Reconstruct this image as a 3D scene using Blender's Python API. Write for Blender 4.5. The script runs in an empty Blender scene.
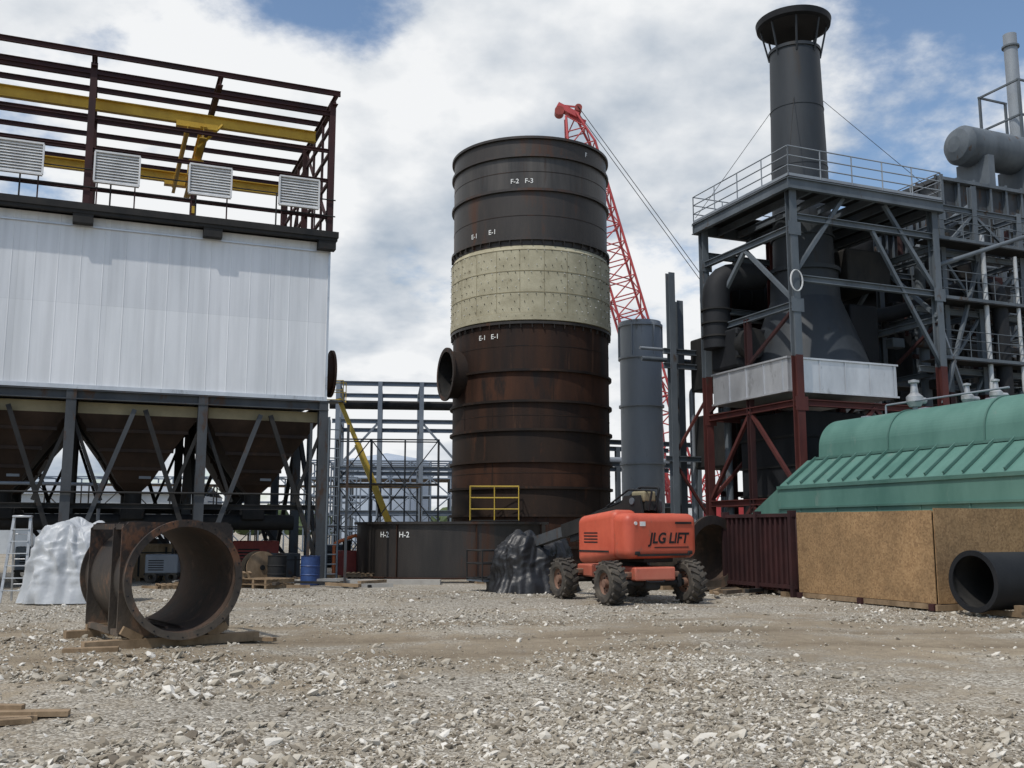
import bpy, bmesh, math, random
import numpy as np
from mathutils import Vector, Matrix, noise as mn
random.seed(7)
rng=np.random.default_rng(5)
sc=bpy.context.scene
A=math.radians(22.6)          # plant grid angle

# ------------------------------------------------------------------ materials
def weather(name,c1,c2,scale=1.0,zs=1.0,rough=.6,metal=0.0,bump=.15,c3=None,t3=.62,s3=2.0,bs=25.0,lo=.35,hi=.65,dust=0.0,spec=None):
    m=bpy.data.materials.new(name); m.use_nodes=True
    n=m.node_tree.nodes; L=m.node_tree.links
    bs_=n['Principled BSDF']
    tc=n.new('ShaderNodeTexCoord'); mp=n.new('ShaderNodeMapping'); mp.inputs['Scale'].default_value=(1,1,zs)
    L.new(tc.outputs['Object'],mp.inputs['Vector'])
    no=n.new('ShaderNodeTexNoise'); no.inputs['Scale'].default_value=scale; no.inputs['Detail'].default_value=7; no.inputs['Roughness'].default_value=.65
    L.new(mp.outputs[0],no.inputs['Vector'])
    cr=n.new('ShaderNodeValToRGB'); cr.color_ramp.elements[0].position=lo; cr.color_ramp.elements[1].position=hi
    cr.color_ramp.elements[0].color=(*c1,1); cr.color_ramp.elements[1].color=(*c2,1)
    L.new(no.outputs['Fac'],cr.inputs[0]); col=cr.outputs[0]
    if c3:
        n3=n.new('ShaderNodeTexNoise'); n3.inputs['Scale'].default_value=s3; n3.inputs['Detail'].default_value=8; n3.inputs['Roughness'].default_value=.7
        L.new(mp.outputs[0],n3.inputs['Vector'])
        mr=n.new('ShaderNodeMapRange'); mr.inputs['From Min'].default_value=t3; mr.inputs['From Max'].default_value=t3+.08
        L.new(n3.outputs['Fac'],mr.inputs['Value'])
        mx=n.new('ShaderNodeMixRGB'); L.new(mr.outputs[0],mx.inputs[0]); L.new(col,mx.inputs[1]); mx.inputs[2].default_value=(*c3,1)
        col=mx.outputs[0]
    if dust:   # dust settles near the ground
        sp=n.new('ShaderNodeSeparateXYZ'); L.new(tc.outputs['Object'],sp.inputs[0])
        mr=n.new('ShaderNodeMapRange'); mr.inputs['From Min'].default_value=1.3; mr.inputs['From Max'].default_value=.1; mr.inputs['To Max'].default_value=dust
        L.new(sp.outputs[2],mr.inputs['Value'])
        ml=n.new('ShaderNodeMath'); ml.operation='MULTIPLY'; L.new(mr.outputs[0],ml.inputs[0]); L.new(no.outputs['Fac'],ml.inputs[1])
        mx=n.new('ShaderNodeMixRGB'); L.new(ml.outputs[0],mx.inputs[0]); L.new(col,mx.inputs[1]); mx.inputs[2].default_value=(.3,.25,.19,1); col=mx.outputs[0]
    L.new(col,bs_.inputs['Base Color'])
    n2=n.new('ShaderNodeTexNoise'); n2.inputs['Scale'].default_value=bs; n2.inputs['Detail'].default_value=4
    L.new(tc.outputs['Object'],n2.inputs['Vector'])
    bp=n.new('ShaderNodeBump'); bp.inputs['Strength'].default_value=bump; bp.inputs['Distance'].default_value=.02
    L.new(n2.outputs['Fac'],bp.inputs['Height']); L.new(bp.outputs[0],bs_.inputs['Normal'])
    rr=n.new('ShaderNodeMapRange'); rr.inputs['To Min'].default_value=max(0,rough-.12); rr.inputs['To Max'].default_value=min(1,rough+.15)
    L.new(no.outputs['Fac'],rr.inputs['Value']); L.new(rr.outputs[0],bs_.inputs['Roughness'])
    bs_.inputs['Metallic'].default_value=metal
    if spec is not None: bs_.inputs['Specular IOR Level'].default_value=spec
    return m
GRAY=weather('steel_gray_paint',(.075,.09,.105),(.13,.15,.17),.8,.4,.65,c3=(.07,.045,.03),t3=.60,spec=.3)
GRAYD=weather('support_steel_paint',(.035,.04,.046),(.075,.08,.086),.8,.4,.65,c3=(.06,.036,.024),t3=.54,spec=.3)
GRAY2=weather('steel_gray_light',(.17,.19,.22),(.26,.29,.32),.6,.3,.55,c3=(.12,.11,.1),t3=.64)
GRAY3=weather('vessel_gray',(.24,.27,.30),(.32,.35,.385),.5,.25,.55,c3=(.18,.18,.18),t3=.62)
DARK=weather('steel_dark',(.012,.013,.014),(.032,.030,.028),1.5,.5,.7,c3=(.05,.028,.018),t3=.62,spec=.25)
BLACK=weather('black_paint',(.009,.010,.012),(.02,.021,.024),1.2,.3,.65,spec=.25)
STK=weather('stack_paint',(.020,.024,.029),(.034,.040,.047),.7,.2,.55,c3=(.03,.028,.027),t3=.6,spec=.35)
MAROON=weather('primer_maroon',(.055,.016,.015),(.10,.028,.024),1.2,.5,.7,c3=(.05,.03,.025),t3=.6,spec=.3)
MARD=weather('primer_maroon_dark',(.026,.012,.013),(.055,.02,.02),1.2,.5,.7,spec=.3)
YEL=weather('yellow_paint',(.45,.27,.02),(.6,.39,.04),1.5,.5,.5,c3=(.2,.12,.03),t3=.66)
RED=weather('crane_red',(.33,.03,.035),(.45,.06,.06),.6,.5,.5)
RUST=weather('rust_steel',(.022,.010,.006),(.066,.027,.014),.9,.22,.72,.1,.2,c3=(.018,.012,.010),t3=.54,s3=.8,spec=.3)
RUST2=weather('rust_steel_streaked',(.016,.010,.008),(.046,.021,.012),1.3,.10,.7,.15,.2,c3=(.085,.042,.024),t3=.6,s3=1.6,spec=.3)
RUST3=weather('rust_steel_dark',(.012,.009,.008),(.036,.021,.014),.6,.2,.68,.15,.2,c3=(.07,.03,.016),t3=.57,s3=1.1,spec=.3)
RUSTD=weather('mill_steel',(.018,.016,.015),(.052,.043,.037),.7,.16,.5,.25,.2,c3=(.07,.032,.018),t3=.57,s3=.7)
RUSTD2=weather('mill_steel_streaked',(.025,.023,.022),(.085,.075,.066),1.1,.10,.46,.3,.2,c3=(.045,.025,.017),t3=.55,s3=1.5)
RUSTF=weather('duct_steel',(.015,.012,.011),(.042,.029,.022),2.5,.6,.66,.2,.25,c3=(.12,.055,.028),t3=.54,s3=2.5,dust=.5)
RUSTI=weather('duct_interior_rust',(.028,.018,.013),(.085,.05,.032),2.2,.8,.8,0,.3,c3=(.12,.07,.045),t3=.57,s3=3)
BEIGE=weather('insulation_beige',(.31,.28,.19),(.44,.405,.29),1.6,1,.85,c3=(.24,.21,.14),t3=.6,s3=3)
TAN=weather('tan_panel',(.19,.16,.095),(.27,.23,.14),1.4,1,.8)
ALU=weather('aluminium_sheet',(.45,.46,.48),(.62,.63,.65),1.0,.4,.38,.6,.08,c3=(.33,.33,.34),t3=.58,s3=1.5)
WHITE=weather('white_paint',(.55,.55,.55),(.72,.72,.71),2,.4,.5)
SILV=weather('silver_paint',(.3,.31,.32),(.45,.46,.47),3,1,.45,.4)
TEAL=weather('teal_paint',(.065,.16,.132),(.10,.215,.18),.9,.35,.55,c3=(.13,.21,.18),t3=.60,bump=.05)
TEALD=weather('teal_rib',(.055,.135,.11),(.085,.175,.15),.9,.4,.5)
ORG=weather('lift_orange',(.44,.068,.034),(.56,.105,.055),1.6,.6,.5,c3=(.30,.09,.055),t3=.58,s3=4,bump=.05,dust=.9)
RIM=weather('dusty_rim',(.13,.06,.04),(.22,.13,.09),6,1,.8)
TIRE=weather('tire_rubber',(.025,.022,.02),(.095,.08,.062),4,1,.9)
WOOD=weather('timber',(.15,.10,.055),(.31,.22,.135),3,.5,.85,c3=(.1,.07,.045),t3=.6,s3=6)
CONC=weather('concrete',(.3,.28,.25),(.42,.4,.36),2,1,.85)
BLUE=weather('blue_plastic',(.015,.035,.12),(.03,.07,.2),3,1,.5)
HOPP=weather('hopper_brown',(.020,.013,.010),(.05,.031,.022),1,.5,.7,c3=(.08,.043,.026),t3=.60,spec=.3)
LIFTY=weather('rail_yellow',(.5,.34,.04),(.62,.43,.07),2,1,.55,c3=(.2,.14,.05),t3=.62)
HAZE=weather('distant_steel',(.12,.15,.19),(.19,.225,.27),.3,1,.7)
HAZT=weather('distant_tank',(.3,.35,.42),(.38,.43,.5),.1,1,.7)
OFFW=weather('offwhite_sheet',(.36,.38,.4),(.5,.52,.53),.4,1,.6)
MARK=weather('paint_marking',(.5,.5,.48),(.75,.75,.72),12,1,.7,lo=.3,hi=.5)
ORGP=weather('safety_orange',(.5,.11,.03),(.6,.17,.05),3,1,.55)
REDD=weather('faded_red',(.2,.025,.02),(.3,.045,.03),3,1,.6,c3=(.1,.05,.035),t3=.58)

def tarp(name,c,rough,trans=0.0):
    m=weather(name,tuple(x*.8 for x in c),c,3,1,rough,bump=.7,bs=8)
    if trans: m.node_tree.nodes['Principled BSDF'].inputs['Transmission Weight'].default_value=trans
    return m
TARPB=tarp('black_tarp',(.016,.016,.018),.45)
PLAST=tarp('clear_plastic',(.66,.68,.70),.4,.3)

def cladding():
    m=weather('aluminium_cladding',(.70,.71,.72),(.82,.825,.835),.5,.25,.5,.1,.04)
    n=m.node_tree.nodes;L=m.node_tree.links; b=n['Principled BSDF']
    src=b.inputs['Base Color'].links[0].from_socket
    tc=n.new('ShaderNodeTexCoord'); mp=n.new('ShaderNodeMapping'); mp.inputs['Rotation'].default_value=(0,0,-A)
    L.new(tc.outputs['Object'],mp.inputs['Vector'])
    sp=n.new('ShaderNodeSeparateXYZ'); L.new(mp.outputs[0],sp.inputs[0])
    cb=n.new('ShaderNodeCombineXYZ'); L.new(sp.outputs[0],cb.inputs[0]); L.new(sp.outputs[2],cb.inputs[1])
    br=n.new('ShaderNodeTexBrick'); br.offset=0.0; br.inputs['Scale'].default_value=1; br.inputs['Mortar Size'].default_value=.006
    br.inputs['Brick Width'].default_value=2.44; br.inputs['Row Height'].default_value=2.75
    br.inputs['Color1'].default_value=(.80,.81,.83,1); br.inputs['Color2'].default_value=(1,1,1,1); br.inputs['Mortar'].default_value=(.7,.71,.72,1)
    L.new(cb.outputs[0],br.inputs['Vector'])
    mx=n.new('ShaderNodeMixRGB'); mx.blend_type='MULTIPLY'; mx.inputs[0].default_value=.75
    L.new(src,mx.inputs[1]); L.new(br.outputs['Color'],mx.inputs[2])
    ms_=n.new('ShaderNodeMapping'); ms_.inputs['Scale'].default_value=(5,5,.22); L.new(mp.outputs[0],ms_.inputs['Vector'])
    ns=n.new('ShaderNodeTexNoise'); ns.inputs['Scale'].default_value=1; ns.inputs['Detail'].default_value=6; L.new(ms_.outputs[0],ns.inputs['Vector'])
    mr=n.new('ShaderNodeMapRange'); mr.inputs['From Min'].default_value=.4; mr.inputs['From Max'].default_value=.7; mr.inputs['To Min'].default_value=1; mr.inputs['To Max'].default_value=.87; L.new(ns.outputs['Fac'],mr.inputs['Value'])
    m2=n.new('ShaderNodeMixRGB'); m2.blend_type='MULTIPLY'; m2.inputs[0].default_value=1; L.new(mx.outputs[0],m2.inputs[1]); L.new(mr.outputs[0],m2.inputs[2])
    L.new(m2.outputs[0],b.inputs['Base Color'])
    return m
CLAD=cladding()

def osb():
    m=bpy.data.materials.new('osb_board'); m.use_nodes=True; n=m.node_tree.nodes;L=m.node_tree.links;b=n['Principled BSDF']
    tc=n.new('ShaderNodeTexCoord'); mp=n.new('ShaderNodeMapping'); mp.inputs['Rotation'].default_value=(.3,.5,.2)
    L.new(tc.outputs['Object'],mp.inputs['Vector'])
    v=n.new('ShaderNodeTexVoronoi'); v.inputs['Scale'].default_value=26; L.new(mp.outputs[0],v.inputs['Vector'])
    sp=n.new('ShaderNodeSeparateColor'); L.new(v.outputs['Color'],sp.inputs[0])
    cr=n.new('ShaderNodeValToRGB'); e=cr.color_ramp.elements; e[0].color=(.22,.13,.062,1); e[1].color=(.36,.23,.115,1)
    e.new(.4).color=(.29,.178,.084,1)
    L.new(sp.outputs[0],cr.inputs[0])
    n2=n.new('ShaderNodeTexNoise'); n2.inputs['Scale'].default_value=.9; n2.inputs['Detail'].default_value=7; n2.inputs['Roughness'].default_value=.7; L.new(tc.outputs['Object'],n2.inputs['Vector'])
    mr=n.new('ShaderNodeMapRange'); mr.inputs['From Min'].default_value=.35; mr.inputs['From Max'].default_value=.65; mr.inputs['To Min'].default_value=.68; mr.inputs['To Max'].default_value=1.12; L.new(n2.outputs['Fac'],mr.inputs['Value'])
    mx=n.new('ShaderNodeMixRGB'); mx.blend_type='MULTIPLY'; mx.inputs[0].default_value=1; L.new(cr.outputs[0],mx.inputs[1]); L.new(mr.outputs[0],mx.inputs[2])
    L.new(mx.outputs[0],b.inputs['Base Color']); b.inputs['Roughness'].default_value=.8
    return m
OSB=osb()

# ------------------------------------------------------------------ builder
class B:
    def __init__(s,M=None): s.v=[];s.f=[];s.m=[];s.sm=[];s.mats=[];s.M=M or Matrix()
    def add(s,vs,fs,mat,smooth=False):
        if mat not in s.mats: s.mats.append(mat)
        k=s.mats.index(mat);o=len(s.v); M=s.M
        s.v+=[tuple(M@Vector(v)) for v in vs]
        for f in fs: s.f.append([o+i for i in f]); s.m.append(k); s.sm.append(smooth)
    def box(s,c,sz,mat,R=None):
        R=R or Matrix.Identity(3); c=Vector(c); h=[x/2 for x in sz]
        vs=[c+R@Vector((x*h[0],y*h[1],z*h[2])) for x in(-1,1) for y in(-1,1) for z in(-1,1)]
        s.add(vs,[(0,1,3,2),(4,6,7,5),(0,4,5,1),(2,3,7,6),(0,2,6,4),(1,5,7,3)],mat)
    def bx(s,x0,x1,y0,y1,z0,z1,mat): s.box(((x0+x1)/2,(y0+y1)/2,(z0+z1)/2),(abs(x1-x0),abs(y1-y0),abs(z1-z0)),mat)
    def basis(s,p,q):
        d=(Vector(q)-Vector(p)); l=d.length; d.normalize()
        up=Vector((0,1,0)) if abs(d.z)>.95 else Vector((0,0,1))
        sd=d.cross(up).normalized(); u=sd.cross(d)
        return d,sd,u,l
    def beam(s,p,q,w,h,mat):
        d,sd,u,l=s.basis(p,q); w*=1+random.uniform(-.02,.02); h*=1+random.uniform(-.02,.02)
        R=Matrix((sd,d,u)).transposed(); c=(Vector(p)+Vector(q))/2
        s.box(c,(w,l,h),mat,R)
    def ib(s,p,q,w,h,mat,t=.03):
        d,sd,u,l=s.basis(p,q); w*=1+random.uniform(-.02,.02); h*=1+random.uniform(-.02,.02)
        R=Matrix((sd,d,u)).transposed(); c=(Vector(p)+Vector(q))/2
        s.box(c,(t*.7,l,h-2*t),mat,R); s.box(c+u*(h/2-t/2),(w,l,t),mat,R); s.box(c-u*(h/2-t/2),(w,l,t),mat,R)
    def cyl(s,p,q,r1,mat,r2=None,seg=16,caps=True):
        r2=r1 if r2 is None else r2; d,sd,u,l=s.basis(p,q); p=Vector(p);q=Vector(q)
        a=[2*math.pi*i/seg for i in range(seg)]
        vs=[p+(sd*math.cos(t)+u*math.sin(t))*r1 for t in a]+[q+(sd*math.cos(t)+u*math.sin(t))*r2 for t in a]
        s.add(vs,[(i,(i+1)%seg,seg+(i+1)%seg,seg+i) for i in range(seg)],mat,True)
        if caps: s.add(vs,[tuple(range(seg-1,-1,-1)),tuple(range(seg,2*seg))],mat)
    def tube(s,p,q,R,r,mat,seg=40,mi=None):
        d,sd,u,l=s.basis(p,q); p=Vector(p);q=Vector(q); mi=mi or mat
        a=[2*math.pi*i/seg for i in range(seg)]
        def ring(c,rr): return [c+(sd*math.cos(t)+u*math.sin(t))*rr for t in a]
        vs=ring(p,R)+ring(q,R)+ring(p,r)+ring(q,r); S=seg
        j=lambda i:(i+1)%S
        s.add(vs,[(i,j(i),S+j(i),S+i) for i in range(S)],mat,True)
        s.add(vs,[(2*S+i,3*S+i,3*S+j(i),2*S+j(i)) for i in range(S)],mi,True)
        s.add(vs,[(i,2*S+i,2*S+j(i),j(i)) for i in range(S)]+[(S+i,S+j(i),3*S+j(i),3*S+i) for i in range(S)],mat)
    def pipe(s,pts,r,mat,seg=12,sub=4,bend=None):
        pts=[Vector(p) for p in pts]; bend=bend or r*2.2; out=[pts[0]]
        for i in range(1,len(pts)-1):
            a,b,c=pts[i-1],pts[i],pts[i+1]; k=min(bend,(b-a).length*.45,(c-b).length*.45)
            p0=b+(a-b).normalized()*k; p1=b+(c-b).normalized()*k
            for j in range(sub+1):
                t=j/sub; out.append(p0*(1-t)**2+b*2*t*(1-t)+p1*t*t)
        out.append(pts[-1]); vs=[];n=len(out); ref=None
        for i,p in enumerate(out):
            d=(out[min(i+1,n-1)]-out[max(i-1,0)]).normalized()
            if ref is None:
                ref=d.cross(Vector((0,1,0)) if abs(d.z)>.9 else Vector((0,0,1))).normalized()
            ref=(ref-d*ref.dot(d)).normalized(); u=ref.cross(d)
            vs+=[p+(ref*math.cos(2*math.pi*j/seg)+u*math.sin(2*math.pi*j/seg))*r for j in range(seg)]
        s.add(vs,[(i*seg+j,i*seg+(j+1)%seg,(i+1)*seg+(j+1)%seg,(i+1)*seg+j) for i in range(n-1) for j in range(seg)],mat,True)
        s.add(vs,[tuple(range(seg-1,-1,-1)),tuple(range((n-1)*seg,n*seg))],mat)
    def rev(s,prof,c,mat,seg=64,axis=None,smooth=True):
        c=Vector(c); d=Vector(axis or (0,0,1)).normalized()
        up=Vector((0,1,0)) if abs(d.z)>.95 else Vector((0,0,1)); sd=d.cross(up).normalized();u=sd.cross(d)
        for (r0,z0),(r1,z1) in zip(prof[:-1],prof[1:]):
            vs=[]
            for r,z in((r0,z0),(r1,z1)):
                vs+=[c+d*z+(sd*math.cos(2*math.pi*i/seg)+u*math.sin(2*math.pi*i/seg))*r for i in range(seg)]
            s.add(vs,[(i,(i+1)%seg,seg+(i+1)%seg,seg+i) for i in range(seg)],mat,smooth)
    def rbox(s,c,sz,mat,bev=.05,seg=3,shear=None):
        bm=bmesh.new(); bmesh.ops.create_cube(bm,size=1)
        for v in bm.verts: v.co=Vector((v.co.x*sz[0],v.co.y*sz[1],v.co.z*sz[2]))
        bmesh.ops.bevel(bm,geom=bm.edges[:],offset=bev,segments=seg,affect='EDGES',profile=.5)
        if shear:
            for v in bm.verts: v.co=Vector(shear(v.co))
        bm.verts.index_update(); vs=[v.co+Vector(c) for v in bm.verts]
        big=[];sm=[]
        for f in bm.faces:
            (big if len(f.verts)==4 and f.calc_area()>bev*bev*4 and max(abs(x) for x in f.normal)>.99 else sm).append(tuple(v.index for v in f.verts))
        s.add(vs,big,mat); s.add(vs,sm,mat,True); bm.free()
    def obj(s,name,parent=None):
        me=bpy.data.meshes.new(name); me.from_pydata(s.v,[],s.f)
        for m in s.mats: me.materials.append(m)
        me.polygons.foreach_set('material_index',s.m); me.polygons.foreach_set('use_smooth',s.sm); me.update()
        o=bpy.data.objects.new(name,me); sc.collection.objects.link(o)
        if parent: attach(o,parent)
        return o
def attach(o,parent):
    o.parent=parent; o.matrix_parent_inverse=Matrix.Translation(parent.location).inverted()
def empty(name,loc):
    e=bpy.data.objects.new(name,None); e.location=loc; e.empty_display_size=.5; sc.collection.objects.link(e); return e
def MF(x,y,z=0,a=A): return Matrix.Translation((x,y,z))@Matrix.Rotation(a,4,'Z')
def text(body,size,fn,mat,parent,name='lettering',off=.012):
    cu=bpy.data.curves.new('t','FONT'); cu.body=body; cu.size=size; cu.align_x='CENTER'; cu.align_y='CENTER'; cu.offset=size*off
    o=bpy.data.objects.new('t',cu); sc.collection.objects.link(o)
    dg=bpy.context.evaluated_depsgraph_get(); me=bpy.data.meshes.new_from_object(o.evaluated_get(dg))
    bpy.data.objects.remove(o)
    for v in me.vertices: v.co=fn(v.co.x,v.co.y)
    me.materials.clear(); me.materials.append(mat)
    ob=bpy.data.objects.new(name,me); sc.collection.objects.link(ob); attach(ob,parent)

# ------------------------------------------------------------------ world, sun, camera
S=Vector((-.30,-.42,.85)).normalized()
w=bpy.data.worlds.new('World'); sc.world=w; w.use_nodes=True
n=w.node_tree.nodes; L=w.node_tree.links; bg=n['Background']
sky=n.new('ShaderNodeTexSky'); sky.sky_type='NISHITA'; sky.sun_disc=False
sky.sun_elevation=math.asin(S.z); sky.sun_rotation=math.atan2(S.x,S.y)
tc=n.new('ShaderNodeTexCoord')
def vm(op,a,b=None,sc_=None):
    k=n.new('ShaderNodeVectorMath'); k.operation=op
    for i,x in enumerate((a,b)):
        if x is None: continue
        if isinstance(x,tuple): k.inputs[i].default_value=x
        else: L.new(x,k.inputs[i])
    if sc_ is not None:
        if isinstance(sc_,float): k.inputs['Scale'].default_value=sc_
        else: L.new(sc_,k.inputs['Scale'])
    return k
def mth(op,a,b=None,clamp=False):
    k=n.new('ShaderNodeMath'); k.operation=op; k.use_clamp=clamp
    for i,x in enumerate((a,b)):
        if x is None: continue
        if isinstance(x,(int,float)): k.inputs[i].default_value=x
        else: L.new(x,k.inputs[i])
    return k.outputs[0]
d=vm('NORMALIZE',tc.outputs['Generated']).outputs[0]
sx=n.new('ShaderNodeSeparateXYZ'); L.new(d,sx.inputs[0])
zz=mth('ADD',mth('MAXIMUM',sx.outputs[2],0.0),.35)
p=vm('SCALE',d,None,mth('DIVIDE',1.0,zz)).outputs[0]
def noi(vec,s,det=9,r=.55,dist=0):
    k=n.new('ShaderNodeTexNoise'); k.inputs['Scale'].default_value=s; k.inputs['Detail'].default_value=det; k.inputs['Roughness'].default_value=r; k.inputs['Distortion'].default_value=dist
    L.new(vec,k.inputs['Vector']); return k.outputs['Fac']
p2=vm('ADD',p,(3.1,1.7,.4)).outputs[0]
c0=noi(p2,2.3,8,.58)
cov=mth('ADD',mth('MULTIPLY',mth('SUBTRACT',c0,.5),1.5),.5+.16)
def blob(px,amp,ang,soft):
    c=Vector(px).normalized()
    dt=vm('DOT_PRODUCT',d,tuple(c)).outputs['Value']
    mr=n.new('ShaderNodeMapRange'); mr.interpolation_type='SMOOTHSTEP'
    mr.inputs['From Min'].default_value=math.cos(math.radians(ang+soft)); mr.inputs['From Max'].default_value=math.cos(math.radians(max(ang-soft,0)))
    mr.inputs['To Min'].default_value=0; mr.inputs['To Max'].default_value=amp; L.new(dt,mr.inputs['Value']); return mr.outputs[0]
for b_ in (blob((-.17,1,.62),-.27,5,5),blob((.44,1,.50),-.22,9,9),blob((.60,1,.36),-.10,8,8),blob((-.46,1,.62),-.14,4,4),blob((.0,-1,.7),-.28,65,25),blob((.10,1,.42),.14,8,8),blob((-.14,1,.28),.17,9,6)):
    cov=mth('ADD',cov,b_)
mask=n.new('ShaderNodeMapRange'); mask.interpolation_type='SMOOTHSTEP'; mask.inputs['From Min'].default_value=.42; mask.inputs['From Max'].default_value=.62; L.new(cov,mask.inputs['Value'])
ps=vm('ADD',p2,(-.05,-.06,.0)).outputs[0]
c1=noi(ps,2.3,5,.55)
df=mth('SUBTRACT',c1,c0)
big=noi(vm('ADD',p,(8.2,3.3,2.0)).outputs[0],1.9,4,.55)
sh=mth('ADD',mth('MULTIPLY',df,-2.8),mth('MULTIPLY',mth('SUBTRACT',big,.5),-2.4))
sh=mth('ADD',sh,.70,True)
ccr=n.new('ShaderNodeValToRGB'); ccr.color_ramp.elements[0].color=(.40,.48,.58,1); ccr.color_ramp.elements[1].color=(.96,.975,.99,1); ccr.color_ramp.elements[0].position=.0; ccr.color_ramp.elements[1].position=.82
L.new(sh,ccr.inputs[0])
cc=vm('SCALE',ccr.outputs[0],None,7.2).outputs[0]
skb=vm('MULTIPLY',sky.outputs[0],(1.08,1.12,1.12)).outputs[0]
mx=n.new('ShaderNodeMixRGB'); L.new(mask.outputs[0],mx.inputs[0]); L.new(skb,mx.inputs[1]); L.new(cc,mx.inputs[2])
L.new(mx.outputs[0],bg.inputs['Color']); bg.inputs['Strength'].default_value=.13

su=bpy.data.lights.new('sun','SUN'); su.energy=2.7; su.angle=math.radians(.8); su.color=(1,.955,.88)
so=bpy.data.objects.new('sun',su); so.rotation_mode='QUATERNION'; so.rotation_quaternion=S.to_track_quat('Z','Y'); so.location=(0,0,60); sc.collection.objects.link(so)
cam=bpy.data.cameras.new('camera'); cam.lens=35; cam.sensor_width=36; cam.clip_end=6000
co=bpy.data.objects.new('camera',cam); co.location=(0,0,1.65); co.rotation_euler=(math.radians(98.35),0,0); sc.collection.objects.link(co); sc.camera=co
sc.view_settings.view_transform='Standard'; sc.view_settings.look='None'; sc.view_settings.exposure=0

# ------------------------------------------------------------------ ground
def hgt(x,y):
    k=max(0,min(1,(26-y)/8))
    yy=y-15.2-.12*x-.4*math.sin(x*.35)
    rut=-.03*(math.exp(-((yy-1)/.28)**2)+math.exp(-((yy+1)/.28)**2))+.012*math.exp(-(yy/.4)**2)
    return k*(.09*mn.noise(Vector((x*.22,y*.22,0)))+.035*mn.noise(Vector((x*.9,y*.9,3)))+rut*(1 if x>-5 else 0)) - .02*k
xs=np.concatenate([[-3000,-1200,-500,-200,-90,-50],np.arange(-32,32.1,.3),[50,90,200,500,1200,3000]])
ys=np.concatenate([[-600,-200,-60,-20],np.arange(-4,5,.5),np.arange(5,28,.2),np.arange(28,40,.5),[46,60,90,150,300,700,1500,4000]])
V=[(x,y,hgt(x,y)) for y in ys for x in xs]; nx=len(xs)
F=[(j*nx+i,j*nx+i+1,(j+1)*nx+i+1,(j+1)*nx+i) for j in range(len(ys)-1) for i in range(nx-1)]
me=bpy.data.meshes.new('ground'); me.from_pydata(V,[],F); me.polygons.foreach_set('use_smooth',[True]*len(F))
gm=bpy.data.materials.new('crushed_stone_ground'); gm.use_nodes=True; n_=gm.node_tree.nodes; l_=gm.node_tree.links; pb=n_['Principled BSDF']
t=n_.new('ShaderNodeTexCoord')
def nz(s,det=6,r=.6):
    k=n_.new('ShaderNodeTexNoise'); k.inputs['Scale'].default_value=s; k.inputs['Detail'].default_value=det; k.inputs['Roughness'].default_value=r; l_.new(t.outputs['Object'],k.inputs['Vector']); return k.outputs['Fac']
vo=n_.new('ShaderNodeTexVoronoi'); vo.inputs['Scale'].default_value=34; l_.new(t.outputs['Object'],vo.inputs['Vector'])
spc=n_.new('ShaderNodeSeparateColor'); l_.new(vo.outputs['Color'],spc.inputs[0])
cr=n_.new('ShaderNodeValToRGB'); e=cr.color_ramp.elements; e[0].color=(.155,.13,.098,1); e[1].color=(.56,.52,.445,1); e.new(.5).color=(.30,.268,.215,1); l_.new(spc.outputs[0],cr.inputs[0])
dirt=n_.new('ShaderNodeValToRGB'); e=dirt.color_ramp.elements; e[0].color=(.20,.155,.105,1); e[1].color=(.33,.275,.195,1); e[0].position=.3; e[1].position=.7; l_.new(nz(4,9,.75),dirt.inputs[0])
spg=n_.new('ShaderNodeSeparateXYZ'); l_.new(t.outputs['Object'],spg.inputs[0])
def gm_(op,a,b_=None):
    k=n_.new('ShaderNodeMath'); k.operation=op
    for i,x in enumerate((a,b_)):
        if x is None: continue
        if isinstance(x,(int,float)): k.inputs[i].default_value=x
        else: l_.new(x,k.inputs[i])
    return k.outputs[0]
wob=gm_('MULTIPLY',gm_('SINE',gm_('MULTIPLY',spg.outputs[0],.35)),.4)
yy=gm_('SUBTRACT',gm_('SUBTRACT',gm_('SUBTRACT',spg.outputs[1],15.2),gm_('MULTIPLY',spg.outputs[0],.12)),wob)
band=gm_('EXPONENT',gm_('MULTIPLY',gm_('MULTIPLY',yy,yy),-.07))
def gau(o,k_):
    q=gm_('ADD',yy,o); return gm_('EXPONENT',gm_('MULTIPLY',gm_('MULTIPLY',q,q),-k_))
ruts=gm_('ADD',gau(1.0,8.0),gau(-1.0,8.0)); ruts=gm_('ADD',ruts,gm_('MULTIPLY',gau(-3.2,5.0),.7)); ruts=gm_('MULTIPLY',ruts,gm_('MULTIPLY',nz(.7,6,.7),1.1))
mr=n_.new('ShaderNodeMapRange'); mr.inputs['From Min'].default_value=.50; mr.inputs['From Max'].default_value=.64; l_.new(gm_('ADD',gm_('ADD',nz(.5,8,.72),gm_('MULTIPLY',band,.14)),gm_('MULTIPLY',ruts,.1)),mr.inputs['Value'])
m1=n_.new('ShaderNodeMixRGB'); l_.new(mr.outputs[0],m1.inputs[0]); l_.new(cr.outputs[0],m1.inputs[1]); l_.new(dirt.outputs[0],m1.inputs[2])
m2=n_.new('ShaderNodeMixRGB'); m2.blend_type='MULTIPLY'; l_.new(ruts,m2.inputs[0]); l_.new(m1.outputs[0],m2.inputs[1]); m2.inputs[2].default_value=(.62,.58,.53,1)
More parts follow.
